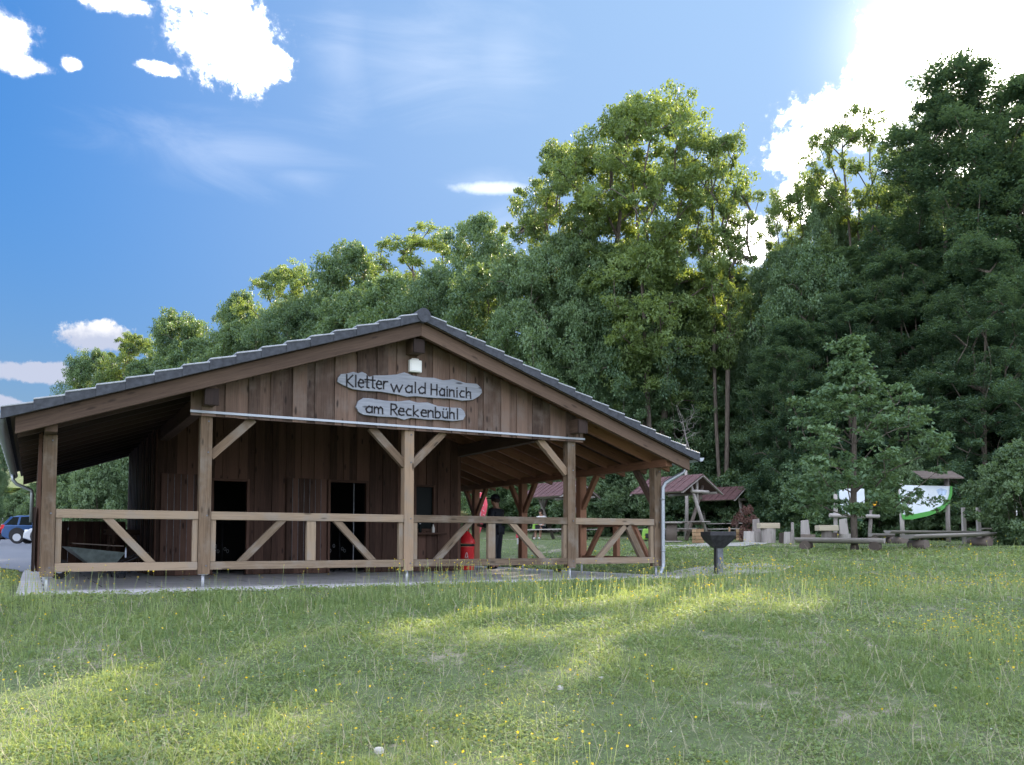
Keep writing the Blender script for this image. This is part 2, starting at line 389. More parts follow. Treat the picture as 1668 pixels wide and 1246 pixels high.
# ---------------------------------------------------------------- terrain
SX0, SX1, SY0, SY1 = -5.95, 5.95, -.62, 11.6            # the paved floor
FK = [-60, 3, 6, 9, 12, 14, 17, 20, 24, 28, 34, 42, 50, 62, 75, 100, 150, 260, 500]
ZR = [-1.6, -.98, -.86, -.52, -.27, -.2, -.14, .08, .31, .50, .64, .72, 1.6, 4.6, 8, 15, 24, 30, 30]
ZL = [-1.6, -.98, -.86, -.52, -.27, -.2, -.1, .08, .20, .26, .32, .38, .62, 1.35, 2.2, 7, 18, 26, 30]
def gz(x, y):
    x = np.asarray(x, float); y = np.asarray(y, float)
    dx = x-CAM[0]; dy = y-CAM[1]; f = dx*FH[0]+dy*FH[1]; lt = dx*rt[0]+dy*rt[1]
    a = np.interp(f, FK, ZR); b = np.interp(f, FK, ZL); t = np.clip((-lt-6)/8, 0, 1); t = t*t*(3-2*t)
    z = a*(1-t)+b*t
    z = z + .035*np.sin(x*.9+1)*np.cos(y*.7)*np.clip((f-2)/3, 0, 1) + .02*np.sin(x*2.3)*np.sin(y*1.9+x)
    ddx = np.maximum(np.maximum(SX0-x, x-SX1), 0); ddy = np.maximum(np.maximum(SY0-y, y-SY1), 0); d = np.hypot(ddx, ddy)
    tt = np.clip(d/1.8, 0, 1); tt = tt*tt*(3-2*tt); z = -.155*(1-tt)+z*tt
    return np.where(d <= 0, -.26, np.minimum(z, -.155+.13*d))
def build_ground():
    fs = np.unique(np.concatenate([np.arange(-60, 0, 4), np.arange(0, 34, .3), np.arange(34, 80, 1.5), np.arange(80, 260, 8), np.array([300, 400, 600, 1200])]))
    ls = np.unique(np.concatenate([-np.geomspace(30, 1200, 24)[::-1], np.arange(-30, 30.1, .4), np.geomspace(30.5, 1200, 24)]))
    Fg, Lg = np.meshgrid(fs, ls, indexing='ij'); X = CAM[0]+Fg*FH[0]+Lg*rt[0]; Y = CAM[1]+Fg*FH[1]+Lg*rt[1]
    Z = gz(X, Y); V = np.stack([X, Y, Z], -1).reshape(-1, 3); nf, nl = Fg.shape
    i = np.arange(nf-1)[:, None]*nl+np.arange(nl-1)[None]; i = i.ravel()
    me = fast_mesh('ground', V, np.stack([i, i+1, i+nl+1, i+nl], -1)[:, ::-1], smooth=True)
    tag(link('ground', me, 'ground'), 'grassy meadow rising gently to the wood edge', 'ground', kind='structure')
build_ground()
def sheet(name, poly, off, mat, label, cat):
    """a ground sheet following the terrain inside polygon (x,y list, ccw)"""
    P = np.array(poly); x0, y0 = P.min(0); x1, y1 = P.max(0); n = 70
    import itertools
    gx = np.linspace(x0, x1, n); gy = np.linspace(y0, y1, n)
    def inside(x, y):
        c_ = np.zeros(np.shape(x), bool)
        for (ax, ay), (bx, by) in zip(poly, poly[1:]+poly[:1]):
            t = ((ay > y) != (by > y)) & (x < (bx-ax)*(y-ay)/(by-ay+1e-12)+ax); c_ ^= t
        return c_
    X, Y = np.meshgrid(gx, gy, indexing='ij'); Z = gz(X, Y)+off
    cx = (X[:-1, :-1]+X[1:, 1:])/2; cy = (Y[:-1, :-1]+Y[1:, 1:])/2; keep = inside(cx, cy).ravel()
    i = (np.arange(n-1)[:, None]*n+np.arange(n-1)[None]).ravel()[keep]
    me = fast_mesh(name, np.stack([X, Y, Z], -1).reshape(-1, 3), np.stack([i, i+n, i+n+1, i+1], -1), smooth=True)
    return tag(link(name, me, mat), label, cat, kind='structure')
def lf(lat, f): return (CAM[0]+f*FH[0]+lat*rt[0], CAM[1]+f*FH[1]+lat*rt[1])
sheet('car_park', [lf(-70, 21), lf(-8.5, 21), lf(-15, 46), lf(-20, 74), lf(-70, 74)], .03, 'asphalt', 'grey asphalt car park beyond the left end of the pavilion', 'car park')
sheet('gravel_path', [(5.9, -1.1), (7.6, -1.4), (8.9, -.7), (9.2, .2), (7.3, .6), (6.0, .9)], .02, 'gravel', 'pale gravel strip between the pavilion floor and the grill', 'path')
q = lambda u, v, f: tuple(at(u, v, f)[:2])
sheet('gravel_patch', [q(1075, 884, 25), q(1165, 884, 25.5), q(1240, 884, 28), q(1270, 884, 30), q(1150, 884, 28.5), q(1070, 884, 27)], .02, 'gravel', 'worn pale gravel patch in the lawn before the picnic shelters', 'path')
def slab(mb): mb.box(SX0, SX1, SY0, SY1, -.5, -.135, 'x')
tag(one(slab, 'patio', 'paving', None, .01), 'grey paved floor under the wooden pavilion', 'patio', kind='structure')

# ---------------------------------------------------------------- the pavilion
S, O_ = 3.43, 5.58
ZRG, SL = 4.50, .347                                    # tile top at the ridge, slope
EX = 6.15; YF, YB = -.64, 11.3                          # eave, verges
def und(x): return 4.15-SL*abs(x)                       # underside of rafters
pav = thing('wooden_pavilion', 'large timber pavilion with tiled gable roof, board walls and open front railing', 'pavilion', (0, 0, -.135))
pav_off = bpy.data.objects.new('x', None); bpy.data.objects.remove(pav_off)
class PB(MB):
    """mesh builder for the pavilion: heights are world heights, the Empty sits at the floor"""
    def build(s, name, mat, parent=None, bevel=0):
        parent = pav if parent is None else parent
        s.v = [(x, y, z+.135) for x, y, z in s.v]
        return MB.build(s, name, mat, parent, bevel)
def pone(fn, name, mat, parent=None, bevel=0):
    mb = PB(); fn(mb); return mb.build(name, mat, parent, bevel)
PW = .18
rows = [0, 2.765, 5.53, 8.295, 11.06]
# posts
for x in (-O_, -S, 0, S, O_):
    zt = 2.12 if abs(x) > 5 else 2.56
    p = pone(lambda m: m.box(x-PW/2, x+PW/2, -PW/2, PW/2, .07, zt, 'z'), 'post', 'post', None, .008)
    pone(lambda m: [m.tube([(x, 0, -.135), (x, 0, .07)], .024, 12), m.box(x-.07, x+.07, -.07, .07, .062, .0695)], 'steel_foot', 'steel', p)
for x in (-O_, O_):
    for y in rows[1:]:
        p = pone(lambda m: m.box(x-PW/2, x+PW/2, y-PW/2, y+PW/2, .07, 2.12, 'z'), 'post', 'rafter' if x > 0 else 'post', None, .008)  # right row takes the wood tone with the glow painted in
        pone(lambda m: m.tube([(x, y, -.135), (x, y, .07)], .024, 10), 'steel_foot', 'steel', p)
        for sg in (-1, 1):
            if y > 11 and sg > 0: continue
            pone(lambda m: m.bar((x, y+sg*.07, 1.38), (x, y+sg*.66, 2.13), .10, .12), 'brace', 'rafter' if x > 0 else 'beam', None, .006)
for x in (-O_, O_): pone(lambda m: m.bar((x, .07, 1.38), (x, .66, 2.13), .10, .12), 'brace', 'beam', None, .006)
# beams along the depth
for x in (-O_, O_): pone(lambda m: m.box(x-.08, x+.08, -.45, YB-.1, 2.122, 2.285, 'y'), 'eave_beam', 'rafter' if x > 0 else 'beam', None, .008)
for x in (-S, S): pone(lambda m: m.box(x-.09, x+.09, -.45, YB-.1, 2.69, 2.955, 'y'), 'purlin', 'beam', None, .008)
pone(lambda m: m.box(-.11, .11, -.45, YB-.1, 3.87, 4.11, 'y'), 'ridge_purlin', 'beam', None, .008)
pone(lambda m: m.box(-S-.2, S+.2, -.08, .08, 2.563, 2.688, 'x'), 'tie_beam', 'beam', None, .006)
# front braces
for a, b in (((-3.36, 1.92), (-2.70, 2.565)), ((-.06, 1.93), (-.70, 2.565)), ((.06, 1.93), (.70, 2.565)), ((3.36, 1.92), (2.72, 2.565))):
    pone(lambda m: m.bar((a[0], 0, a[1]), (b[0], 0, b[1]), .10, .135), 'brace', 'post', None, .006)
# railing
bays = [(-O_, -S), (-S, 0), (0, S), (S, O_)]
H2 = PW/2
for a, b in bays:
    pone(lambda m: m.box(a+H2+.002, b-H2-.002, -.075, .045, .92, 1.05, 'x'), 'top_rail', 'rail', None, .007)
    pone(lambda m: m.box(a+H2+.002, b-H2-.002, -.075, .045, .137, .262, 'x'), 'bottom_rail', 'rail', None, .007)
    for e in (a+H2+.045, b-H2-.045):
        pone(lambda m: m.box(e-.04, e+.04, -.055, .03, .264, .918, 'z'), 'rail_stud', 'rail', None, .005)
for x in (-1.73, 1.67): pone(lambda m: m.box(x-.075, x+.075, -.06, .035, .264, .918, 'z'), 'rail_stud', 'rail', None, .005)
for t, b in ((-4.80, -4.20), (-2.22, -2.85), (-1.28, -.66), (1.21, .58), (2.12, 2.78), (4.78, 4.12), (4.82, 5.19)):
    z0, z1 = .264, .918; hw = .075
    pone(lambda m: m.hexa([(b-hw, -.058, z0), (b+hw, -.058, z0), (b+hw, .032, z0), (b-hw, .032, z0), (t-hw, -.058, z1), (t+hw, -.058, z1), (t+hw, .032, z1), (t-hw, .032, z1)]), 'rail_brace', 'rail', None, .004)
for x in (-O_, -S, 0, S, O_):
    for z in (.20, .985)+((1.98, 2.47) if abs(x) < 5 else (2.04,)):
        pone(lambda m: m.tube([(x+.03, -PW/2-.012, z), (x+.03, -PW/2+.002, z)], .013, 8), 'bolt_head', 'ironlight')
# side railing on the right
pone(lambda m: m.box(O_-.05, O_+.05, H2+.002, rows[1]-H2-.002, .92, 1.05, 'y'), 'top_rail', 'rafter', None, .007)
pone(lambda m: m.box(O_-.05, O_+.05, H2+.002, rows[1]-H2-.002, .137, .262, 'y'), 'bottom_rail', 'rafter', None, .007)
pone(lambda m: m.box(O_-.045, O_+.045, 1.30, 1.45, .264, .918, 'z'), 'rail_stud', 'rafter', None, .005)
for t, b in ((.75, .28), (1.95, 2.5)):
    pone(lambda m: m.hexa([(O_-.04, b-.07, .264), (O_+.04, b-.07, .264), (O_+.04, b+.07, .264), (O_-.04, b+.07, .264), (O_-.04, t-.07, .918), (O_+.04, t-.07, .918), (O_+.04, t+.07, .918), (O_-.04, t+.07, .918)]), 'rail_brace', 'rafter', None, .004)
# rafters, soffit, barge rafters
ys = np.linspace(.08, YB-.3, 15)
for sg in (-1, 1):
    for y in ys:
        pone(lambda m: m.hexa([(0.001*sg, y-.045, 4.15), (0.001*sg, y+.045, 4.15), (0.001*sg, y+.045, 4.372), (0.001*sg, y-.045, 4.372),
                               (sg*6.0, y-.045, und(6)), (sg*6.0, y+.045, und(6)), (sg*6.0, y+.045, und(6)+.222), (sg*6.0, y-.045, und(6)+.222)]), 'rafter', 'rafter' if sg > 0 else 'soffit', None)  # left rafters take the soffit tone, their shade put into the colour
    for y0, y1 in ((YF+.06, YF+.15), (YB-.15, YB-.06)):
        pone(lambda m: m.hexa([(0.001*sg, y0, 4.14), (0.001*sg, y1, 4.14), (0.001*sg, y1, 4.374), (0.001*sg, y0, 4.374),
                               (sg*6.02, y0, und(6.02)-.01), (sg*6.02, y1, und(6.02)-.01), (sg*6.02, y1, und(6.02)+.224), (sg*6.02, y0, und(6.02)+.224)]), 'barge_rafter', 'beam', None, .006)
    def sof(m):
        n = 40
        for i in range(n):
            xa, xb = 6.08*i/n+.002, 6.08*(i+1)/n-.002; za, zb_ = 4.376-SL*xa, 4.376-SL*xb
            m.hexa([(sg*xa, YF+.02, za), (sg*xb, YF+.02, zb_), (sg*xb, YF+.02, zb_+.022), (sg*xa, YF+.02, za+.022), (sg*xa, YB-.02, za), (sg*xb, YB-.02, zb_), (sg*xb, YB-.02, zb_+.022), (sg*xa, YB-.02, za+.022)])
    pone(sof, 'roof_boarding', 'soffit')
    pone(lambda m: m.hexa([(0.001*sg, YF+.0, 4.385), (0.001*sg, YF+.019, 4.385), (0.001*sg, YF+.019, 4.44), (0.001*sg, YF, 4.44),
                           (sg*6.1, YF, 4.385-SL*6.1), (sg*6.1, YF+.019, 4.385-SL*6.1), (sg*6.1, YF+.019, 4.44-SL*6.1), (sg*6.1, YF, 4.44-SL*6.1)]), 'verge_board', 'rail')
    # tile field
    nr = 16; dx = EX/nr; yy = np.arange(YF+.09, YB-.09, .05); V = []; F = []
    for r_ in range(nr):
        xa, xb = dx*r_, dx*(r_+1)+.03
        for kx, (x_, lift) in enumerate(((xa, .0), (xb, .028), (xb, -.012))):
            z_ = ZRG-.02-SL*x_+lift
            V += [(sg*x_, y, z_+.014*abs(math.sin(y*10.5))+.135) for y in yy]
        b0 = r_*3*len(yy)
        for kx in (0, 1):
            for j in range(len(yy)-1): F.append((b0+kx*len(yy)+j, b0+kx*len(yy)+j+1, b0+(kx+1)*len(yy)+j+1, b0+(kx+1)*len(yy)+j))
    link('roof_tiles', fast_mesh('roof_tiles', V, F, smooth=False), 'tile', pav)
    vt = None
    for r_ in range(nr):
        xa, xb = dx*r_, dx*(r_+1)+.045
        za, zb_ = ZRG-SL*xa, ZRG-SL*xb+.05
        def vtile(m):
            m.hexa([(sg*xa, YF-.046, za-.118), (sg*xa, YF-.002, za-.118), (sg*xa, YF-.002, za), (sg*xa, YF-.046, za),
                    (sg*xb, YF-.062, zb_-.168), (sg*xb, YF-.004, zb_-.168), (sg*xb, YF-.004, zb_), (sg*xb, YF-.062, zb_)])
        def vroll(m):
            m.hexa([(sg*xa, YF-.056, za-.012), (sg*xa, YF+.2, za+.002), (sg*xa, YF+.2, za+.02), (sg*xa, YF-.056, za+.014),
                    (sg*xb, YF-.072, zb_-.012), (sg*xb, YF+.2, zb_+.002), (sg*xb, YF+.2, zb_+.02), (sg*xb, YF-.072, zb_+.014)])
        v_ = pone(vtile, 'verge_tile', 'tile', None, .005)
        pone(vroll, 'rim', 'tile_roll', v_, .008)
def ridge(m):
    n = 30
    for i in range(n):
        y0 = YF-.07+(YB-YF+.1)*i/n; y1 = YF-.07+(YB-YF+.1)*(i+1)/n+.03
        m.tube([(0, y0, 4.475), (0, y1, 4.475)], [.125, .11], 14, True)
pone(ridge, 'ridge_tiles', 'tile')
# gable cladding
def gable(m):
    x = -S-.25; k = 0
    while x < S+.25-.02:
        wd = random.choice((.15, .17, .19, .2)); x1 = min(x+wd, S+.25); off = -.024*(k % 2)
        xa, xb = x-(.014 if k % 2 else 0), x1+(.014 if k % 2 else 0)
        xa = max(xa, -S-.25); xb = min(xb, S+.25); ta, tb = und(xa)+.1, und(xb)+.1
        y0, y1 = -.128+off, -.106+off
        if xa < 0 < xb: # peak board: split
            for (pa, pb) in ((xa, -.0005), (.0005, xb)):
                m.hexa([(pa, y0, 2.545), (pb, y0, 2.545), (pb, y1, 2.545), (pa, y1, 2.545), (pa, y0, und(pa)+.1), (pb, y0, und(pb)+.1), (pb, y1, und(pb)+.1), (pa, y1, und(pa)+.1)])
        else:
            zj = -.006*random.random()
            m.hexa([(xa, y0, 2.545+zj), (xb, y0, 2.545+zj), (xb, y1, 2.545+zj), (xa, y1, 2.545+zj), (xa, y0, ta), (xb, y0, tb), (xb, y1, tb), (xa, y1, ta)])
        x = x1; k += 1
pone(gable, 'gable_cladding', 'gable')
pone(lambda m: m.box(-S-.26, S+.26, -.172, -.155, 2.585, 2.622, 'x'), 'drip_strip', 'flash')
# purlin ends show in front of the cladding: small boxed blocks
for x, z0, z1 in ((-S, 2.67, 2.93), (S, 2.67, 2.93), (0, 3.86, 4.10)):
    pone(lambda m: m.box(x-.105, x+.105, -.50, -.452, z0, z1, 'z'), 'purlin_end', 'soffit', None, .006)
# hut walls
HY, HX0, HX1 = 4.93, -3.55, 3.43
ops = [(-2.48, -1.68, -.2, 1.94), (.07, 1.03, -.2, 2.0), (2.18, 2.74, .84, 1.96)]
def hutfront(m):
    x = HX0; k = 0
    while x < HX1-.02:
        x1 = min(x+random.choice((.14, .16, .18, .2)), HX1); off = -.022*(k % 2); y0, y1 = HY-.022+off, HY+off
        cuts = sorted({x, x1, *[e for o in ops for e in o[:2] if x < e < x1]})
        v_ = random.random()
        for a, b in zip(cuts, cuts[1:]):
            mid = (a+b)/2; segs = [(-.125, und(mid)+.15)]
            for o in ops:
                if o[0] <= mid <= o[1]: segs = [(-.125, o[2])] if o[2] > 0 else []; segs.append((o[3], und(mid)+.15))
            for z0, z1 in segs:
                if z1-z0 > .02: m.box(a+.001, b-.001, y0, y1, z0, z1, 'z', v_)
        x = x1; k += 1
pone(hutfront, 'front_wall', 'wall')
def boards_y(m, x, y0, y1, z0, z1, side):
    y = y0; k = 0
    while y < y1-.02:
        b = min(y+random.choice((.15, .18, .2)), y1); off = side*.022*(k % 2)
        m.box(min(x+off, x+off+side*.022), max(x+off, x+off+side*.022), y+.001, b-.001, z0, z1 if not callable(z1) else z1(x), 'z'); y = b; k += 1
pone(lambda m: boards_y(m, HX0, HY+.002, 10.78, -.125, und(HX0)+.1, -1), 'side_wall', 'wall')
pone(lambda m: boards_y(m, HX1, HY+.002, 10.78, -.125, und(HX1)+.1, 1), 'side_wall', 'wall')
def boards_x(m, y, x0, x1, z0, z1f, pitch=(.16, .19, .22)):
    x = x0; k = 0
    while x < x1-.02:
        b = min(x+random.choice(pitch), x1); off = -.022*(k % 2); m.box(x+.001, b-.001, y-.022+off, y+off, z0, z1f((x+b)/2), 'z'); x = b; k += 1
pone(lambda m: boards_x(m, 10.8, HX0+.02, HX1-.02, -.125, lambda x: und(x)+.1), 'rear_wall', 'wall')
pone(lambda m: boards_x(m, 10.9, -O_+.1, HX0-.06, -.05, lambda x: 1.12), 'low_rear_wall', 'wall')
pone(lambda m: boards_y(m, -O_-.1, .12, 11.1, .14, 2.17, -1), 'side_cladding', 'wall')
pone(lambda m: boards_y(m, -5.735, .12, 11.1, .14, 1.08, -1), 'side_railing_boards', 'soffit')
# inside partition so the rooms read dark
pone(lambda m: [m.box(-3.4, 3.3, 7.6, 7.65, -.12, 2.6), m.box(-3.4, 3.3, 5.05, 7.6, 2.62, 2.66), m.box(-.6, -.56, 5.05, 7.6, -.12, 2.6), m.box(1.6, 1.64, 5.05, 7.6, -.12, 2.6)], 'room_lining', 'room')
# door and window frames
for (a, b, z0, z1), nm in zip(ops, ('door_frame', 'door_frame', 'window_frame')):
    def fr(m):
        zb = max(z0, -.12); t = .055; y0, y1 = HY-.07, HY+.06
        m.box(a-.0, a+t, y0, y1, zb, z1, 'z'); m.box(b-t, b, y0, y1, zb, z1, 'z'); m.box(a+t+.001, b-t-.001, y0, y1, z1-t, z1, 'x')
        if z0 > 0: m.box(a+t+.001, b-t-.001, y0, y1, zb, zb+t, 'x')
    f_ = pone(fr, nm, 'wall', None, .004)
    if z0 > 0:
        pone(lambda m: m.box(a+.057, b-.057, HY+.01, HY+.018, z0+.057, z1-.057), 'pane', 'glass', f_)
pone(lambda m: m.box(1.98, 2.93, HY-.33, HY-.072, .755, .80, 'x'), 'window_sill', 'wall', None, .005)
pone(lambda m: m.box(.70, .72, HY+.03, HY+.06, -.1, 1.93, 'z'), 'door_edge', 'ironlight')
# opened door leaves
for xa, xb in ((-3.48, -2.58), (-.88, .02)):
    def leaf(m):
        n = 7
        for i in range(n):
            a = xa+(xb-xa)*i/n; b = xa+(xb-xa)*(i+1)/n; m.box(a+.004, b-.004, HY-.095, HY-.073, .02, 2.0, 'z')
        for z in (.35, 1.02, 1.72): m.box(xa+.05, xb-.05, HY-.071, HY-.049, z, z+.1, 'x')
    lf_ = pone(leaf, 'door_leaf', 'wall')
    pone(lambda m: [m.box(xa+(xb-xa)*i/7-.0035, xa+(xb-xa)*i/7+.0035, HY-.099, HY-.0955, .04, 1.99) for i in range(1, 7)], 'gap_light_line', 'ironlight', lf_)  # thin pale strips stand in for light edges at the board gaps
# right side apron light beam under roof (tie along depth, right)
# gutters
def half_gutter(m, x, y0, y1, z, r, sgn):
    n = 10
    for (ya, yb) in ((y0, y1),):
        rings = []
        for y, zz in ((ya, z), (yb, z-.03)):
            o_ = m.add([(x+r*math.cos(math.pi+math.pi*k/n), y, zz+r*math.sin(math.pi+math.pi*k/n)) for k in range(n+1)], .5)
            i_ = m.add([(x+(r-.006)*math.cos(math.pi+math.pi*k/n), y, zz+(r-.006)*math.sin(math.pi+math.pi*k/n)) for k in range(n+1)], .5)
            rings.append((o_, i_))
        for k in range(n):
            m.face((rings[0][0]+k, rings[1][0]+k, rings[1][0]+k+1, rings[0][0]+k+1), None, True)
            m.face((rings[0][1]+k, rings[0][1]+k+1, rings[1][1]+k+1, rings[1][1]+k), None, True)
        for o_, i_ in rings:
            m.face([o_+k for k in range(n+1)])
    for e in (-1, 1): m.tube([(x+e*r, y0, z), (x+e*r, y1, z-.03)], .008, 6)
ze = ZRG-SL*EX
for sg in (-1, 1):
    def gut(m):
        half_gutter(m, sg*(EX+.075), YF-.06, YB, ze-.055, .075, sg)
        for y in np.arange(0, YB, .8): m.tube([(sg*(EX+.075+.077*math.cos(t)), y, ze-.055-.0005*y*5-.077*math.sin(t)) for t in np.linspace(0, math.pi, 8)], .008, 5)
    pone(gut, 'gutter', 'zinc')
gx = EX+.075
pone(lambda m: m.tube([(gx-.02, -.25, ze-.11), (gx-.03, -.25, ze-.22), (gx-.10, -.24, ze-.33), (gx-.42, -.20, ze-.50), (5.72, -.16, ze-.56), (5.665, -.145, ze-.66), (5.655, -.145, 1.0), (5.655, -.145, .14), (5.64, -.15, .05), (5.55, -.20, -.03), (5.47, -.26, -.09)], .042, 14), 'downpipe', 'zinc')
pone(lambda m: [m.tube([(5.655, -.145, z), (5.655, -.145, z+.03)], .05, 14) for z in (.38, 1.45)], 'pipe_clip', 'zinc')
pone(lambda m: m.tube([(-gx, 9.9, ze-.13), (-gx, 9.9, ze-.28), (-gx+.08, 9.9, ze-.38), (-5.83, 9.9, ze-.52), (-5.81, 9.9, ze-.6), (-5.81, 9.9, 1.06)], .042, 12), 'downpipe', 'zinc')

# ---------------------------------------------------------------- signs and wall lamp
FONT = {'K': [[(0, 0), (0, 1)], [(.55, 1), (.02, .45), (.6, 0)]], 'l': [[(0.1, 0), (0.1, 1)]], 'e': [[(.05, .36), (.5, .38), (.45, .62), (.2, .66), (.02, .4), (.08, .1), (.28, 0), (.5, .06)]],
 't': [[(.2, 1), (.2, .05), (.38, 0)], [(0, .68), (.42, .7)]], 'r': [[(.05, 0), (.05, .66)], [(.05, .42), (.2, .64), (.45, .66)]], 'w': [[(0, .66), (.22, 0), (.42, .6), (.6, 0), (.85, .66)]],
 'a': [[(.5, .64), (.5, 0)], [(.5, .55), (.25, .66), (.02, .36), (.1, .04), (.3, 0), (.5, .14)]], 'd': [[(.5, 1), (.5, 0)], [(.5, .5), (.25, .62), (.02, .32), (.12, .02), (.32, 0), (.5, .14)]],
 'H': [[(0, 0), (0, 1)], [(.55, 0), (.55, 1)], [(0, .52), (.55, .5)]], 'i': [[(.1, 0), (.1, .64)], [(.08, .84), (.12, .9)]], 'n': [[(.03, 0), (.03, .66)], [(.03, .45), (.22, .64), (.42, .58), (.46, 0)]],
 'c': [[(.46, .6), (.2, .64), (.02, .34), (.14, .04), (.46, .06)]], 'h': [[(.03, 0), (.03, 1)], [(.03, .42), (.22, .62), (.42, .56), (.46, 0)]], 'm': [[(.02, 0), (.02, .64)], [(.02, .46), (.18, .64), (.32, .5), (.34, 0)], [(.34, .46), (.5, .64), (.64, .5), (.66, 0)]],
 'R': [[(0, 0), (0, 1), (.4, .96), (.5, .74), (.36, .52), (0, .48)], [(.2, .48), (.55, 0)]], 'k': [[(.03, 0), (.03, 1)], [(.42, .62), (.05, .28), (.46, 0)]], 'b': [[(.03, 1), (.03, 0), (.34, 0), (.5, .2), (.42, .52), (.2, .6), (.03, .46)]],
 'ü': [[(.03, .62), (.06, .1), (.24, 0), (.46, .14)], [(.46, .64), (.46, 0)], [(.1, .84), (.13, .9)], [(.36, .84), (.39, .9)]]}
ADV = {'w': 1.0, 'm': .82, 'l': .3, 'i': .3, 't': .5, ' ': .35, 'H': .72, 'K': .68}
def letters(m, text, x0, x1, z0, h, y, tilt):
    tot = sum(ADV.get(ch, .62) for ch in text); k = (x1-x0)/tot; cx_ = x0
    for ch in text:
        wdt = ADV.get(ch, .62)*k
        for st in FONT.get(ch, []):
            jx = random.uniform(-.004, .004); pts = [(cx_+px*k*.95+jx, y, z0+tilt*(cx_-x0)+pz*h+random.uniform(-.004, .004)) for px, pz in st]
            for a, b in zip(pts, pts[1:]):
                a_ = np.array(a); b_ = np.array(b); d = b_-a_; L = np.linalg.norm(d); d = d/max(L, 1e-6)
                m.bar(a_-d*.009, b_+d*.009, .026, .008, (0, 1, 0))
        cx_ += wdt
def sign(name, label, outline, x, z, texts):
    t = thing(name, label, 'sign', (x, -.155, z))
    def bd(m):
        m.prism(outline, (0, 0, 0), (1, 0, 0), (0, 0, 1), .045, .6)
    # extrude towards the viewer (-Y): ax x ay = -Y
    one(bd, 'board', 'sign', t, .006)
    one(lambda m: [letters(m, *a) for a in texts], 'lettering', 'ink', t)
    return t
o1 = [(-1.36, .06), (-1.30, -.02), (-1.1, -.09), (-.9, -.10), (-.6, -.09), (-.25, -.115), (-.1, -.14), (.05, -.115), (.4, -.115), (.75, -.10), (.98, -.12), (1.2, -.085), (1.33, .0), (1.39, .12), (1.37, .2), (1.28, .27), (1.05, .265), (.8, .31), (.6, .27), (.42, .3), (.2, .285), (0, .3), (-.15, .345), (-.3, .29), (-.5, .255), (-.7, .235), (-.8, .2), (-.86, .25), (-.93, .275), (-1.0, .24), (-1.08, .26), (-1.2, .215), (-1.3, .2), (-1.35, .13)]
o1 = [(x, z-.095+(.05 if z < .01 else 0)) for x, z in o1]
sign('name_sign', 'longer upper silvered wooden sign reading Kletterwald Hainich on the gable', o1, 0, 3.305,
     [('Kletter', -1.20, -.42, -.095, .20, -.047, .02), ('wald', -.40, .28, -.112, .19, -.047, .03), ('Hainich', .36, 1.19, -.105, .19, -.047, .0)])
o2 = [(-1.03, .0), (-.98, -.09), (-.9, -.13), (-.6, -.14), (-.3, -.13), (-.15, -.165), (-.02, -.12), (.3, -.13), (.5, -.115), (.8, -.12), (1.0, -.085), (1.05, .0), (1.02, .08), (.95, .13), (.7, .125), (.5, .13), (.3, .18), (.1, .16), (-.05, .19), (-.25, .155), (-.5, .145), (-.75, .165), (-.9, .16), (-.99, .1)]
sign('name_sign', 'shorter lower silvered wooden sign reading am Reckenbühl on the gable', o2, 0.0, 2.875,
     [('am', -.86, -.5, -.085, .17, -.047, .0), ('Reckenbühl', -.40, .93, -.09, .185, -.047, .012)])
t = thing('wall_lamp', 'small white box-shaped outdoor lamp mounted above the gable signs', 'lamp', (.05, -.152, 3.57))
one(lambda m: [m.box(-.115, .115, -.09, 0, .0, .215), m.box(-.07, .07, -.06, 0, .217, .25)], 'housing', 'white', t, .012)
one(lambda m: [m.box(-.095, .095, -.10, -.0905, .02, .195)], 'front_cover', 'white', t, .004)

# ---------------------------------------------------------------- things in and around the pavilion
FZ = -.135
t = thing('litter_bin', 'red enamel cone-topped litter bin standing at the right corner of the hut wall', 'bin', (3.86, 5.45, FZ))
bn = one(lambda m: m.lathe([(.19, 0), (.20, .02), (.21, .58), (.215, .60)], 28), 'body', 'red', t)
one(lambda m: m.lathe([(.205, .605), (.205, .66)], 28), 'opening_band', 'black', t)
one(lambda m: m.lathe([(.235, .665), (.235, .70), (.20, .78), (.12, .92), (.05, .99), (.0, 1.0)], 28), 'hood', 'red', t)
one(lambda m: m.tube([(.0+.07*math.cos(a), 0, 1.02+.07*math.sin(a)) for a in np.linspace(-.6, 3.7, 10)], .011, 6), 'ring', 'red', t)
one(lambda m: [m.tube([(.215*math.cos(a0+k*.05), .215*math.sin(a0+k*.05), z0+dz) for k, dz in enumerate(zz)], .008, 5) for a0, z0, zz in ((-2.15, .3, (.0, .06, .11, .14, .15, .13, .08, .0, -.03)), (-2.0, .2, (.1, .13, .15, .13, .1)))], 'emblem', 'white', bn)
# feather flag
fp = at(772, 923, 27.5); fz = float(gz(fp[0], fp[1])); 
t = thing('feather_flag', 'pink and violet feather banner standing on the lawn behind the pavilion', 'flag', (fp[0], fp[1], fz)); t.scale = (.66, .66, (2.19-fz)/2.48)
ax = tuple(rt); H = 2.5
def pole(m): m.tube([np.array(rt)*x_+np.array((0, 0, z_)) for x_, z_ in ((0, 0), (-.0, .6), (.02, 1.5), (.08, 2.1), (.22, 2.42), (.36, 2.5))], .014, 6)
one(pole, 'pole', 'steel', t)
KX, KZ = .66, (2.19-fz)/2.48
bo = [(-.02, .45), (.12, .62), (.60, 1.75), (.66, 2.05), (.60, 2.3), (.45, 2.47), (.3, 2.48), (.14, 2.3), (.05, 2.0), (-.0, 1.5)]
one(lambda m: m.prism(bo, (0, 0, 0), ax, (0, 0, 1), .012, .5), 'banner', 'pink', t)
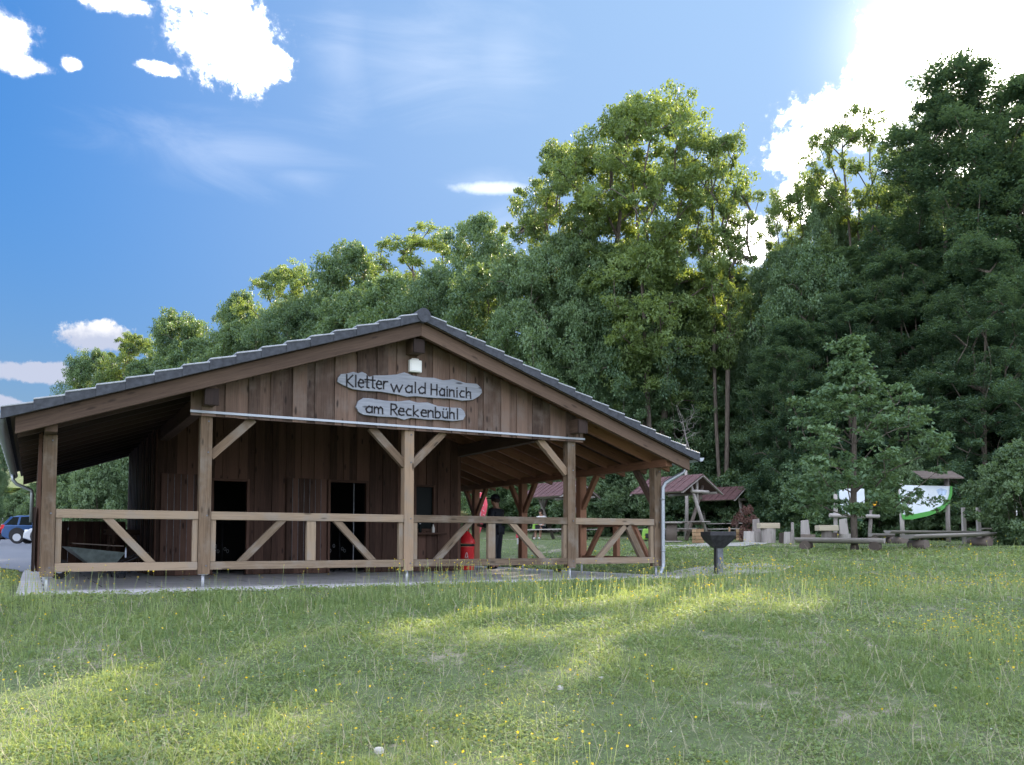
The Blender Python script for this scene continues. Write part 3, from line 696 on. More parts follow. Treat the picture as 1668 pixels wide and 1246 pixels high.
one(lambda m: m.prism([(.0, .9), (.18, 1.1), (.36, 1.5), (.25, 1.9), (.10, 1.72), (.01, 1.4)], tuple(-np.array(fw)*.016), ax, (0, 0, 1), .003, .5), 'violet_area', 'violet', t)
def emb(m):
    c0 = np.array(rt)*.36+np.array((0, 0, 2.2))-fw*.02
    m.tube([c0+np.array(rt)*.11*math.cos(a)+np.array((0, 0, .11*math.sin(a))) for a in np.linspace(0, 6.28, 16)], .012, 5)
    m.tube([c0+np.array(rt)*.04*math.cos(a)+np.array((0, 0, .04*math.sin(a))) for a in np.linspace(0, 6.28, 8)], .012, 5)
    for a, b in (((.26, 1.86), (.34, 1.76)), ((.34, 1.76), (.30, 1.66)), ((.30, 1.66), (.38, 1.56)), ((.42, 1.86), (.5, 1.8)), ((.44, 1.7), (.52, 1.66)), ((.25, 2.02), (.47, 2.02))):
        m.bar(np.array(rt)*a[0]+np.array((0, 0, a[1]))-fw*.02, np.array(rt)*b[0]+np.array((0, 0, b[1]))-fw*.02, .02, .03, tuple(fw))
one(emb, 'print', 'white', t)
# wheelbarrow
t = thing('wheelbarrow', 'grey wheelbarrow loaded with boards beside the hut in the left bay', 'wheelbarrow', (-4.62, 4.6, FZ), R(8))
def tray(m):
    A = [(-.62, -.28, .62), (.42, -.30, .50), (.42, .30, .50), (-.62, .28, .62)]; B = [(-.18, -.18, .26), (.25, -.2, .26), (.25, .2, .26), (-.18, .18, .26)]
    a = m.add(A, .5); b = m.add(B, .5); a2 = m.add([(x*.97, y*.95, z) for x, y, z in A], .5); b2 = m.add([(x*.95, y*.93, z+.012) for x, y, z in B], .5)
    for k in range(4):
        j = (k+1) % 4; m.face((b+k, b+j, a+j, a+k)); m.face((a2+k, a2+j, b2+j, b2+k)); m.face((a+k, a+j, a2+j, a2+k))
    m.face((b+3, b+2, b+1, b)); m.face((b2, b2+1, b2+2, b2+3))
one(tray, 'tray', 'barrow', t)
one(lambda m: [m.tube([(-.72, s*.05, .2), (-.25, s*.2, .24), (.3, s*.24, .26), (.85, s*.3, .5)], .018, 8) for s in (-1, 1)], 'frame', 'iron', t)
wh = one(lambda m: m.tube([(-.70, -.04, .19), (-.70, .04, .19)], .19, 24), 'wheel', 'tyre', t)
one(lambda m: m.tube([(-.70, -.045, .19), (-.70, .045, .19)], .08, 16), 'rim', 'steel', wh)
for s in (-1, 1): one(lambda m: m.tube([(.22, s*.22, .25), (.3, s*.24, 0), (.42, s*.24, 0), (.5, s*.26, .33)], .016, 8), 'leg', 'iron', t)
t = thing('scrap_board', 'thin dark board lying across the wheelbarrow tray', 'board', (-4.62, 4.58, .52), R(4))
one(lambda m: m.bar((-.5, 0, .03), (.42, .05, -.03), .30, .02), 'board', 'logdark', t)
t = thing('trestle', 'small wooden trestle standing behind the wheelbarrow by the hut wall', 'trestle', (-3.95, 7.6, FZ), R(20))
one(lambda m: m.box(-.42, .42, -.06, .06, .88, 1.0, 'x'), 'top_beam', 'gable', t, .005)
for s, q_ in ((-1, -1), (-1, 1), (1, -1), (1, 1)): one(lambda m: m.bar((s*.28, q_*.28, 0), (s*.25, q_*.05, .87), .06, .08), 'leg', 'gable', t)
one(lambda m: m.box(-.3, .3, -.03, .03, .25, .35, 'x'), 'stretcher', 'gable', t)
# sill bottles
for dx_, lab in ((2.28, 'dark glass bottle at the left of the hut window sill'), (2.62, 'white plastic bottle on the hut window sill')):
    t = thing('bottle', lab, 'bottle', (dx_, HY-.2, .80))
    wt = dx_ > 2.5
    one(lambda m: m.lathe([(.035, 0), (.038, .02), (.038, .12), (.016, .17), (.016, .2)], 12), 'body', 'paper' if wt else 'glass', t)
    one(lambda m: m.lathe([(.018, .201), (.018, .225)], 10), 'cap', 'black' if wt else 'steel', t)
# sanitiser stand behind
sp = (6.35, 7.1); t = thing('leaflet_stand', 'slim white stand with a small leaflet box right of the standing man', 'stand', (sp[0], sp[1], float(gz(*sp))+.0), -YAW)
one(lambda m: m.lathe([(.16, 0), (.16, .015), (.02, .03)], 20), 'base', 'iron', t)
one(lambda m: m.tube([(0, 0, .031), (0, 0, .80)], .03, 10), 'pole', 'plank', t)
one(lambda m: m.box(-.08, .08, -.05, .05, .80, .98), 'box', 'pink', t, .006)
one(lambda m: m.box(-.05, .05, -.058, -.052, .62, .79), 'sheet', 'white', t)
t = thing('dog_bowl', 'small dark feeding bowl on the pavilion floor by the third front post', 'bowl', (5.0, 2.9, FZ))
one(lambda m: m.lathe([(.07, 0), (.12, .07), (.11, .07), (.06, .02)], 20), 'bowl', 'iron', t)
# clutter inside the rooms
for k, (x, y) in enumerate(((-2.2, 6.2), (-1.95, 6.4), (.45, 6.3), (.75, 6.1))):
    t = thing('harness_rack', ('left', 'right')[k % 2]+' climbing gear rack seen through the '+('left', 'right')[k//2]+' hut doorway', 'rack', (x, y, FZ))
    one(lambda m: [m.tube([(0, 0, .03), (0, 0, 1.2)], .02, 6), m.tube([(-.2, 0, 1.15), (.2, 0, 1.15)], .015, 6), m.box(-.15, .15, -.1, .1, 0, .03)], 'stand', 'iron', t)
    for dx_, z in ((-.15, .62), (.06, .55), (.12, .5)): one(lambda m: m.tube([(dx_+.025*math.cos(a), -.02, z+.04*math.sin(a)) for a in np.linspace(0, 6.28, 10)], .006, 5), 'carabiner', 'flash', t)

# grill
gp = at(1170, 884, 17.9); gzv = float(gz(gp[0], gp[1]))
t_gr = t = thing('grill', 'black iron park grill with square funnel bowl on a flat post right of the pavilion', 'grill', (gp[0], gp[1], gzv), -YAW+R(8))
def bowl(m):
    P = []; prof = [(.37, .90), (.37, .82), (.31, .72), (.13, .56)]
    rings = [m.add([(-r_, -r_, z), (r_, -r_, z), (r_, r_, z), (-r_, r_, z)], .5) for r_, z in prof]
    inn = [m.add([(-r_, -r_, z), (r_, -r_, z), (r_, r_, z), (-r_, r_, z)], .5) for r_, z in ((.355, .90), (.355, .83), (.12, .6))]
    for a, b in zip(rings, rings[1:]):
        for k in range(4): j = (k+1) % 4; m.face((b+k, b+j, a+j, a+k))
    for k in range(4): j = (k+1) % 4; m.face((rings[0]+k, rings[0]+j, inn[0]+j, inn[0]+k))
    for a, b in zip(inn, inn[1:]):
        for k in range(4): j = (k+1) % 4; m.face((a+k, a+j, b+j, b+k))
    m.face([rings[-1]+k for k in (3, 2, 1, 0)]); m.face([inn[-1]+k for k in range(4)])
one(bowl, 'bowl', 'iron', t, .008)
one(lambda m: [m.box(-.35, .35, y-.008, y+.008, .866, .882) for y in np.linspace(-.3, .3, 13)], 'grate', 'ironlight', t)
one(lambda m: m.box(-.10, -.055, -.09, .09, -.1, .56), 'post_plate', 'iron', t, .004)
one(lambda m: m.box(-.05, .115, -.06, .03, -.1, .56), 'post', 'ironlight', t, .004)
one(lambda m: [m.box(.375, .395, .1, .2, .72, 1.0)], 'handle', 'crate', t, .004)

t_gr.scale = (.76, .76, 1)
# ---------------------------------------------------------------- picnic shelters
def shelter(loc, rz, label, L=2.15, hr=2.55, hw=1.2, he=1.86):
    """ridge along local x, gable at +x end faces the viewer's right"""
    t = thing('picnic_shelter', label, 'shelter', loc, rz, 'picnic shelters with wine-red roofs at the wood edge')
    th = math.atan2(hr-he, hw)
    for s in (-1, 1):
        def rf(m):
            m.hexa([(-L/2-.3, 0, hr), (-L/2-.3, s*hw, he), (-L/2-.3, s*hw, he+.03), (-L/2-.3, 0, hr+.03), (L/2+.3, 0, hr), (L/2+.3, s*hw, he), (L/2+.3, s*hw, he+.03), (L/2+.3, 0, hr+.03)])
        rr = one(rf, 'roof', 'redroof', t)
        one(lambda m: [m.bar((-L/2-.29+.33*i, s*.02, hr+.036), (-L/2-.29+.33*i, s*(hw-.0), he+.036), .03, .014, (1, 0, 0)) for i in range(int(L/.33)+2)], 'ribs', 'redroof', rr)
        for x in (-L/2-.29, L/2+.29): one(lambda m: m.bar((x, s*.01, hr-.055), (x, s*(hw-.01), he-.055), .025, .10, (1, 0, 0)), 'verge_board', 'log', t)
        one(lambda m: m.tube([(-L/2-.2, s*(hw-.25), he+.02), (L/2+.2, s*(hw-.25), he+.02)], .05, 8), 'purlin', 'log', t)
    one(lambda m: m.tube([(-L/2-.2, 0, hr-.1), (L/2+.2, 0, hr-.1)], .06, 8), 'ridge_pole', 'log', t)
    for x in (-L/2, L/2):
        for s in (-1, 1):
            one(lambda m: m.tube([(x+s*.05, s*.60, 0), (x+s*.05, -s*.42, 2.14)], [.075, .06], 9, jitter=.1), 'crossed_log', 'log' if s > 0 else 'logdark', t)
        one(lambda m: m.tube([(x, 0, 1.35), (x, 0, hr-.14)], .06, 8), 'king_post', 'log', t)
        one(lambda m: m.tube([(x+.15, -.5, 1.9), (x+.15, .5, 1.9)], .06, 8), 'cross_tie', 'log', t)
    one(lambda m: [m.box(-L/2-.35, L/2+.35, -.36+.25*i, -.36+.24*(i+1)-.0, .70, .745, 'x') for i in range(3)], 'table_top', 'log', t)
    for s in (-1, 1): one(lambda m: [m.box(-L/2-.55, L/2+.55, s*.82-.15, s*.82+.15, .42, .465, 'x')], 'bench', 'log', t)
    for x in (-L/2+.15, L/2-.15):
        one(lambda m: [m.box(x-.04, x+.04, -.95, .95, .34, .418, 'y'), m.box(x-.04, x+.04, -.36, .36, .62, .698, 'y')], 'table_bearer', 'logdark', t)
    return t
def yaw_at(u): return 0
shA = gpt(1102, 34); shelter(shA, R(-82), 'nearest red-roofed picnic shelter on crossed logs, just behind the grill')
shB = gpt(1176, 43); shelter(shB, R(-72), 'farther red-roofed picnic shelter peeking out right of the nearest one')
shC = gpt(911, 38.0); shelter(shC, R(-80), 'red-roofed picnic shelter seen through the pavilion, with a seated person')
# ---------------------------------------------------------------- crates beside the grill
for u, f, lab in ((1137, 29, 'slatted yellowish wooden crate left of the grill bowl'), (1207, 36, 'brown wooden box on the lawn behind the grill, right of its handle')):
    p = gpt(u, f); t = thing('wooden_crate', lab, 'crate', p, -YAW+.3)
    for i in range(4): pass
    one(lambda m: [m.box(-.14, .14, -.15, -.13, .02+.12*i, .12+.12*i, 'x') for i in range(4)]+[m.box(-.14, .14, .13, .15, .02+.12*i, .12+.12*i, 'x') for i in range(4)]+[m.box(x0-.01, x0+.01, -.128, .128, .02+.12*i, .12+.12*i, 'y') for i in range(4) for x0 in (-.14, .14)], 'slats', 'crate', t)
    one(lambda m: [m.box(a-.02, a+.02, b-.02, b+.02, 0, .5, 'z') for a in (-.118, .118) for b in (-.108, .108)], 'corner_posts', 'crate', t)
# cable reel behind shelter
p = gpt(1094, 30); t = thing('cable_reel', 'pale round cable reel table by the nearest picnic shelter', 'reel', p, 0)
one(lambda m: [m.lathe([(.38, .66), (.38, .72)], 24), m.lathe([(.38, 0), (.38, .05)], 24)], 'discs', 'log', t); one(lambda m: m.lathe([(.2, .051), (.2, .659)], 16), 'drum', 'logdark', t)

# ---------------------------------------------------------------- log furniture and play area
def rough_log(m, p0, p1, r, n=12, flat=False):
    m.tube([np.array(p0)+(np.array(p1)-np.array(p0))*k/3 for k in range(4)], [r*random.uniform(.93, 1.07) for _ in range(4)], n, jitter=.12)
def stump(u, f, w_, h, label, mat='log', name='tree_stump', cat='stump', grp='stump seats in the log seating circle'):
    p = gpt(u, f); t = thing(name, label, cat, p, random.random()*3, grp)
    one(lambda m: m.tube([(0, 0, -.06), (random.uniform(-.02, .02), 0, h)], [w_*.53, w_*.49], 14, jitter=.08, smooth=False), 'stump', mat, t)
    return t
def stump_chair(u, f, w_, h, hb, label, mat='log'):
    p = gpt(u, f); t = thing('stump_chair', label, 'chair', p, -YAW, 'stump chairs in the log seating circle')
    one(lambda m: m.tube([(0, 0, -.03), (0, 0, h)], w_*.5, 14, jitter=.1, smooth=False), 'seat', mat, t, .01)
    one(lambda m: m.hexa([(-w_*.42, w_*.2, h), (w_*.42, w_*.2, h), (w_*.4, w_*.42, h), (-w_*.4, w_*.42, h), (-w_*.36, w_*.3, hb), (w_*.3, w_*.3, hb+.03), (w_*.3, w_*.42, hb+.03), (-w_*.36, w_*.42, hb)]), 'backrest', mat, t, .012)
    return t
PXM = lambda px, f: px/FPX*f
stump(1220, 29.5, .36, .40, 'pale round stump left of the first log table')
stump(1212+19, 30.5, .28, .36, 'narrow pale stump squeezed between its wider pale neighbour and the log table')
stump_chair(1234, 31, .36, .42, .85, 'grey stump chair directly behind the first log table')
def log_table(u, f, w_, h, tl, label, rz=0):
    p = gpt(u, f); t = thing('log_table', label, 'table', p, -YAW+rz)
    one(lambda m: m.tube([(0, 0, -.06), (0, 0, h)], [w_*.5, w_*.53], 14, jitter=.06, smooth=False), 'stump_base', 'log', t)
    one(lambda m: m.box(-tl*.5, tl*.5, -.22, .22, h+.002, h+.19, 'x'), 'plank_top', 'plank', t, .015)
    return t
log_table(1252, 29.5, .46, .52, .68, 'pale thick-topped log table, left one of the two')
stump(1279, 30, .40, .38, 'dark low stump right of the left log table', 'logdark')
stump(1283+2, 29.2, .34, .42, 'pale stump beside the thin upright post', 'log')
t = thing('short_post', 'thin upright weathered post among the stumps', 'post', gpt(1291, 29)); one(lambda m: m.bar((0, 0, -.05), (.01, 0, .74), .09, .06, (0, 1, 0)), 'post', 'log', t, .008)
stump_chair(1314, 30, .40, .30, .80, 'stump chair with tall tapered back between the two log tables')
stump(1316, 28.5, .48, .32, 'round dark-ended stump before the tapered chair', 'logdark')
log_table(1347, 29, .34, .42, .66, 'pale thick-topped log table, right one, behind the long log bench')
stump(1362, 30.5, .34, .36, 'dark stump right of the right log table', 'logdark')
stump_chair(1377, 29, .38, .30, .80, 'light stump chair with high back beside the young tree trunk')
def half_log_bench(p0, p1, label, r=.2, h=.42, feet=(.12, .9), grp='half-log benches of the seating circle', thick=.16):
    p0 = np.array(p0); p1 = np.array(p1); mid = (p0+p1)/2; d = p1-p0; L = np.linalg.norm(d[:2]); rz = math.atan2(d[1], d[0])
    z = float(gz(mid[0], mid[1])); t = thing('log_bench', label, 'bench', (mid[0], mid[1], z), rz, grp)
    tilt = (float(gz(p1[0], p1[1]))-float(gz(p0[0], p0[1])))/L
    def seat(m):
        n = 8; rings = []
        for x in (-L/2, -L/6, L/6, L/2):
            rr = r*random.uniform(.94, 1.06)
            rings.append(m.add([(x, rr*math.cos(math.pi+math.pi*k/n), h+tilt*x+rr*math.sin(math.pi+math.pi*k/n)*thick/r) for k in range(n+1)], .6))
        for a, b in zip(rings, rings[1:]):
            for k in range(n): m.face((a+k, b+k, b+k+1, a+k+1), [(0, k*.05), (1, k*.05), (1, k*.05+.05), (0, k*.05+.05)], True)
            m.face((a+n, b+n, b, a), [(0, 0), (L/3, 0), (L/3, .4), (0, .4)])
        m.face([rings[0]+k for k in range(n+1)]); m.face([rings[-1]+k for k in range(n, -1, -1)])
    one(seat, 'seat', 'log', t)
    for q_ in feet:
        x = -L/2+L*q_; one(lambda m: m.tube([(x, -.27, .11+tilt*x), (x, .27, .11+tilt*x)], [.15, .14], 12, jitter=.1), 'foot_log', 'logdark', t)
    return t
half_log_bench(at(1297, 884, 25.3), at(1441, 884, 24.0), 'long half-log bench passing behind the young tree trunk', h=.36)
half_log_bench(at(1446, 884, 28.5), at(1605, 884, 29.5), 'long pale half-log bench at the back, below the green-edged board', h=.46, thick=.10)
half_log_bench(at(1478, 884, 25.0), at(1612, 884, 27.5), 'tapering half-log bench crossing before the pale one, right of the young tree', h=.42, thick=.12, r=.24)
half_log_bench(at(1600, 884, 33), at(1700, 884, 33), 'thin plank bench at the far right under the light green shrub', h=.50, thick=.06)
half_log_bench(at(1418, 884, 29.5), at(1455, 884, 29.5), 'short dark log bench under the post with the yellow ring', h=.36, thick=.12)

# information boards
def board_pts(pts_px, f, org):
    o = np.asarray(org); out = []
    for u, v in pts_px:
        p = at(u, v, f)-o; out.append((float(np.dot(p, rt)), float(p[2])))
    return out
# left D-shaped board
f0 = 31.0; org = np.array(gpt(1388, f0)); t = thing('info_board', 'D-shaped pale board with dark green edge on two log posts behind the young tree', 'sign', tuple(org))
D1 = board_pts([(1366, 796), (1366, 806), (1367, 818), (1371, 829), (1378, 838), (1389, 844), (1404, 845), (1407, 830), (1408, 812), (1407, 796)], f0, org)
one(lambda m: m.prism(D1, (0, 0, 0), ax, (0, 0, 1), .03, .5), 'panel', 'board', t)
E1 = board_pts([(1363, 796), (1363, 812), (1366, 824), (1372, 835), (1382, 843), (1392, 848), (1405, 849), (1404, 846), (1389, 845), (1378, 839), (1370, 829), (1366.5, 818), (1365.5, 806), (1365.5, 796)], f0, org)
one(lambda m: m.prism(E1, tuple(-fw*.02), ax, (0, 0, 1), .05, .5), 'edge', 'darkgreen', t)
one(lambda m: m.prism(board_pts([(1382, 827), (1387, 827), (1387, 836), (1382, 836)], f0, org), tuple(-fw*.035), ax, (0, 0, 1), .01, .5), 'picture', 'green', t)
one(lambda m: rough_log(m, (rt*PXM(1361-1388, f0)+np.array((0, 0, 0))), (rt*PXM(1363-1388, f0)+np.array((0, 0, 1.75))), .07), 'post', 'log', t)
one(lambda m: rough_log(m, (rt*PXM(1350-1388, f0)+np.array((0, 0, .98))-fw*.12), (rt*PXM(1431-1388, f0)+np.array((0, 0, .94))-fw*.12), .07), 'crossbeam', 'log', t)
rp = one(lambda m: rough_log(m, (rt*PXM(1416-1388, f0)+np.array((0, 0, 0))), (rt*PXM(1422-1388, f0)+np.array((0, 0, 1.5))), .065), 'post', 'log', t)
# yellow ring on its post
yp = at(1423, 819, f0)-fw*.1; t = thing('ring_sign', 'round orange-yellow ring sign fixed to the top of a log post', 'sign', tuple(yp))
one(lambda m: m.tube([rt*.09*math.cos(a)+np.array((0, 0, .09*math.sin(a))) for a in np.linspace(2.1, 7.3, 16)], .04, 8), 'ring', 'yellow', t)
# right green-edged board under its little roof
f1 = 31.5; org = np.array(gpt(1505, f1)); t = thing('info_board', 'wide curved pale board with bright green lower edge under a small grey roof', 'sign', tuple(org))
D2 = board_pts([(1465, 790), (1466, 820), (1469, 839), (1490, 838), (1515, 833), (1532, 825), (1543, 813), (1546, 803), (1547, 792)], f1, org)
one(lambda m: m.prism(D2, (0, 0, 0), ax, (0, 0, 1), .03, .5), 'panel', 'board', t)
E2 = board_pts([(1469, 846), (1485, 846), (1512, 840), (1532, 832), (1545, 820), (1549.5, 805), (1550, 792), (1546.5, 792), (1546, 803), (1543, 813), (1532, 824), (1515, 832), (1490, 837), (1469, 838), (1464, 815), (1463, 805)][::1], f1, org)
one(lambda m: m.prism(E2, tuple(-fw*.02), ax, (0, 0, 1), .05, .5), 'edge', 'green', t)
one(lambda m: m.prism(board_pts([(1524, 798), (1532, 795), (1542, 798), (1540, 806), (1530, 808)], f1, org), tuple(-fw*.035), ax, (0, 0, 1), .004, .5), 'picture', 'printblue', t)
for u, ub in ((1471, 1471), (1547, 1545)): one(lambda m: rough_log(m, rt*PXM(ub-1505, f1), rt*PXM(u-1505, f1)+np.array((0, 0, 2.35))+fw*.1, .08), 'post', 'log', t)
one(lambda m: m.hexa([np.array(p) for p in [tuple(rt*PXM(1496-1505, f1)-fw*.45+np.array((0, 0, 2.35))), tuple(rt*PXM(1496-1505, f1)+fw*.35+np.array((0, 0, 2.66))), tuple(rt*PXM(1496-1505, f1)+fw*.35+np.array((0, 0, 2.66))), tuple(rt*PXM(1496-1505, f1)-fw*.45+np.array((0, 0, 2.39))),
      tuple(rt*PXM(1563-1505, f1)-fw*.45+np.array((0, 0, 2.35))), tuple(rt*PXM(1561-1505, f1)+fw*.35+np.array((0, 0, 2.66))), tuple(rt*PXM(1561-1505, f1)+fw*.35+np.array((0, 0, 2.66))), tuple(rt*PXM(1563-1505, f1)-fw*.45+np.array((0, 0, 2.39)))]]), 'roof', 'logdark', t)
# rope posts
t0 = gpt(1582, 29.3); t = thing('rope_posts', 'pair of grey square posts joined by a pale sagging rope', 'climbing frame', t0)
for u in (1571, 1595): one(lambda m: m.bar(rt*PXM(u-1582, 29.3)+np.array((0, 0, -.1)), rt*PXM(u-1582, 29.3)+np.array((0, 0, 1.28)), .12, .12, tuple(fw)), 'post', 'log', t, .01)
one(lambda m: m.tube([rt*PXM(1571-1582+24*k/8, 29.3)+np.array((0, 0, 1.12-.16*math.sin(math.pi*k/8)))-fw*.08 for k in range(9)], .025, 6), 'rope', 'plank', t)
# white stick in shrub
p = gpt(1657, 31); t = thing('marker_stick', 'thin white marker stick before the light green shrub', 'stick', p); one(lambda m: m.tube([(0, 0, 0), (.03, 0, 1.35)], .02, 6), 'stick', 'white', t)
# pale stones in meadow
for k, (u, f, s_, lab) in enumerate(((912, 7.4, .045, 'pale flat stone in the grass below the pavilion middle'), (978, 7.7, .045, 'small reddish-grey stone right of the pale flat stone'), (620, 5.9, .06, 'light stone in the lower left grass'), (711, 6.1, .04, 'small round stone right of the light lower stone'))):
    p = gpt(u, f); t = thing('stone', lab, 'stone', (p[0], p[1], p[2]+.02), k)
    one(lambda m: m.lathe([(s_*.6, -.02), (s_*.6, .0), (s_*.45, s_*.25), (s_*.15, s_*.3)], 9, smooth=False), 'stone', 'stone', t)

# ---------------------------------------------------------------- people
def skin_mesh(name, nodes, edges, mat, parent, root=0, sub=2):
    me = bpy.data.meshes.new(name); me.from_pydata([n[:3] for n in nodes], edges, []); o = link(name, me, mat, parent)
    s = o.modifiers.new('skin', 'SKIN'); s.use_smooth_shade = True; sv = me.skin_vertices[0].data
    for i, n in enumerate(nodes): sv[i].radius = (n[3], n[4] if len(n) > 4 else n[3]); sv[i].use_root = (i == root)
    o.modifiers.new('sub', 'SUBSURF').levels = sub; o.modifiers['sub'].render_levels = sub
    return o
def chain(nodes, edges, pts, start=None):
    prev = start
    for p in pts:
        nodes.append(p); i = len(nodes)-1
        if prev is not None: edges.append((prev, i))
        prev = i
    return prev
def hand(nodes, edges, wrist, d, side, palm_n):
    """palm and five finger chains from wrist index; d forward direction, side lateral"""
    w0 = np.array(nodes[wrist][:3]); d = np.array(d, float); d /= np.linalg.norm(d); side = np.array(side, float); side /= np.linalg.norm(side); pn = np.cross(d, side)
    pc = w0+d*.06; nodes.append((*pc, .03, .016)); pi = len(nodes)-1; edges.append((wrist, pi))
    for k, (o_, L) in enumerate(((-.03, .062), (-.01, .075), (.01, .072), (.03, .055))):
        a = pc+d*.035+side*o_; b = a+d*L*.5+pn*.008; c_ = a+d*L*.85+pn*.028
        chain(nodes, edges, [(*a, .010), (*b, .009), (*c_, .007)], pi)
    a = w0+d*.03-side*.035; chain(nodes, edges, [(*a, .012), (*(a+d*.035-side*.02), .010), (*(a+d*.06-side*.015+pn*.012), .008)], pi)
def person(loc, rz, label, seated, shirt, trousers, capc, hgt=1.80):
    t = thing('person', label, 'person', loc, rz); k = hgt/1.80
    # local: +Y is the way the person faces, z up from the soles
    if not seated:
        hip = .95*k; legs = {s: [(s*.09, 0, hip, .095), (s*.10, .02, .52*k, .062), (s*.12, -.02+.05*(s > 0), .09, .042), (s*.12, .05+.05*(s > 0), .04, .042), (s*.125, .16+.05*(s > 0), .03, .035)] for s in (-1, 1)}
        spine = [(0, 0, hip, .13, .10), (0, .01, 1.12*k, .125, .09), (0, 0, 1.32*k, .155, .10), (0, 0, 1.45*k, .12, .08), (0, 0, 1.52*k, .055), (0, .02, 1.62*k, .075, .085), (0, .025, 1.72*k, .08, .095), (0, .02, 1.77*k, .055, .06)]
        arms = {s: [(s*.19, 0, 1.42*k, .058), (s*.245, .02, 1.16*k, .045), (s*.17, .22, 1.02*k, .036), (s*.1, .33, 1.05*k, .026)] for s in (-1, 1)}
    else:
        hip = .50; legs = {s: [(s*.09, 0, hip, .095), (s*.12, .42, .50, .07), (s*.12, .45, .10, .045), (s*.12, .52, .045, .04), (s*.125, .62, .035, .035)] for s in (-1, 1)}
        spine = [(0, 0, hip, .14, .11), (0, .05, .70, .14, .10), (0, .10, .90, .16, .10), (0, .12, 1.02, .12, .08), (0, .14, 1.09, .05), (0, .18, 1.18, .07, .08), (0, .19, 1.27, .075, .09), (0, .18, 1.32, .05, .055)]
        arms = {s: [(s*.19, .11, .98, .055), (s*.25, .2, .74, .043), (s*.18, .42, .62, .034), (s*.12, .50, .64, .024)] for s in (-1, 1)}
    nd, ed = [], []
    last = chain(nd, ed, spine)
    hd = nd[5]; nd.append((hd[0], hd[1]+.105, hd[2]+.02, .014)); ed.append((5, len(nd)-1))       # nose
    for s in (-1, 1):
        nd.append((s*.085, hd[1]-.01, hd[2]+.04, .014)); ed.append((5, len(nd)-1))                  # ear
        chain(nd, ed, legs[s], 0)
        e = chain(nd, ed, arms[s], 3); a3, a2 = np.array(arms[s][3][:3]), np.array(arms[s][2][:3])
        hand(nd, ed, e, a3-a2, (s*-.2, 0, -1), None)
    skin_mesh('body', nd, ed, 'skin', t)
    n2, e2 = [], []; g_ = .022
    chain(n2, e2, [(*p[:3], p[3]*1.22+g_, (p[4] if len(p) > 4 else p[3])*1.2+g_) for p in spine[0:4]])
    n2.append((spine[4][0], spine[4][1], spine[4][2]-.03, .07)); e2.append((3, 4))
    for s in (-1, 1): chain(n2, e2, [(*p[:3], p[3]*1.2+.018) for p in arms[s][:(3 if not seated else 2)]], 3)
    skin_mesh('shirt', n2, e2, shirt, t)
    n3, e3 = [], []; n3.append((*spine[0][:3], spine[0][3]+.014, spine[0][4]+.014))
    for s in (-1, 1): chain(n3, e3, [(*p[:3], p[3]*1.15+.024) for p in legs[s][:(3 if not seated else 2)]], 0)
    skin_mesh('trousers', n3, e3, trousers, t)
    for s in (-1, 1):
        L_ = legs[s]; n4 = [(*L_[2][:2], .055, .05), (*L_[3][:2], .045, .052), (*L_[4][:2], .04, .045)]
        skin_mesh('shoe', n4, [(0, 1), (1, 2)], 'black' if not seated else 'white', t, sub=1)
    H_ = np.array(spine[6][:3])
    if capc:
        one(lambda m: [m.lathe([(.105, -.0), (.108, .03), (.09, .085), (.04, .115), (.005, .12)], 18, tuple(H_)), m.box(-.07, .07, H_[1]+.08, H_[1]+.19, H_[2]+.005, H_[2]+.018)], 'cap', capc, t)
        one(lambda m: m.lathe([(.07, -.10), (.098, -.05), (.1, -.002)], 18, (H_[0], H_[1]-.02, H_[2])), 'hair', 'hair', t)
    else:
        one(lambda m: m.lathe([(.08, -.12), (.1, -.04), (.105, .03), (.085, .08), (.03, .105)], 18, (H_[0], H_[1]-.022, H_[2])), 'hair', 'hair', t)
    for s in (-1, 1): one(lambda m: m.lathe([(.004, -.011), (.011, 0), (.004, .011)], 8, (s*.032, hd[1]+.082, hd[2]+.055)), 'eye', 'black', t)
    return t
mp = at(808, 925, 22.7); pm = person((mp[0]-.0, mp[1], FZ), R(32), 'man in dark cap and dark clothes standing inside the pavilion, seen from behind', False, 'cloth_dark', 'cloth_dark', 'cloth_dark', 1.86)
pm.scale = (1.25, 1.2, 1.05)
shm = Matrix.Translation(shC) @ Matrix.Rotation(R(-52), 4, 'Z')
ps = shm @ Vector((-1.0, -.82, 0))
ps = at(884, 884, 38.5); person((ps[0], ps[1], float(gz(ps[0], ps[1]))), R(120), 'person in white shirt and dark shorts sitting at the shelter behind the pavilion', True, 'cloth_white', 'cloth_dark', None)
# bags
def backpack(loc, lab, rz=0):
    t = thing('backpack', lab, 'backpack', loc, rz)
    one(lambda m: m.hexa([(-.16, -.1, 0), (.16, -.1, 0), (.16, .1, 0), (-.16, .1, 0), (-.12, -.07, .42), (.12, -.07, .42), (.12, .06, .42), (-.12, .06, .42)]), 'body', 'neon', t, .04)
    one(lambda m: m.box(-.11, .11, -.15, -.102, .05, .24), 'pocket', 'black', t, .02)
    one(lambda m: [m.tube([(s*.08, .09, .38), (s*.1, .17, .25), (s*.1, .105, .06)], .014, 6) for s in (-1, 1)], 'straps', 'black', t)
p = at(873, 884, 38.0); backpack((p[0], p[1], float(gz(p[0], p[1]))+.42), 'lime green and black backpack beside the seated person')
p = at(1052, 884, 32.2); backpack((p[0], p[1], float(gz(p[0], p[1]))+.1), 'lime and black backpack left of the nearest picnic shelter bench')

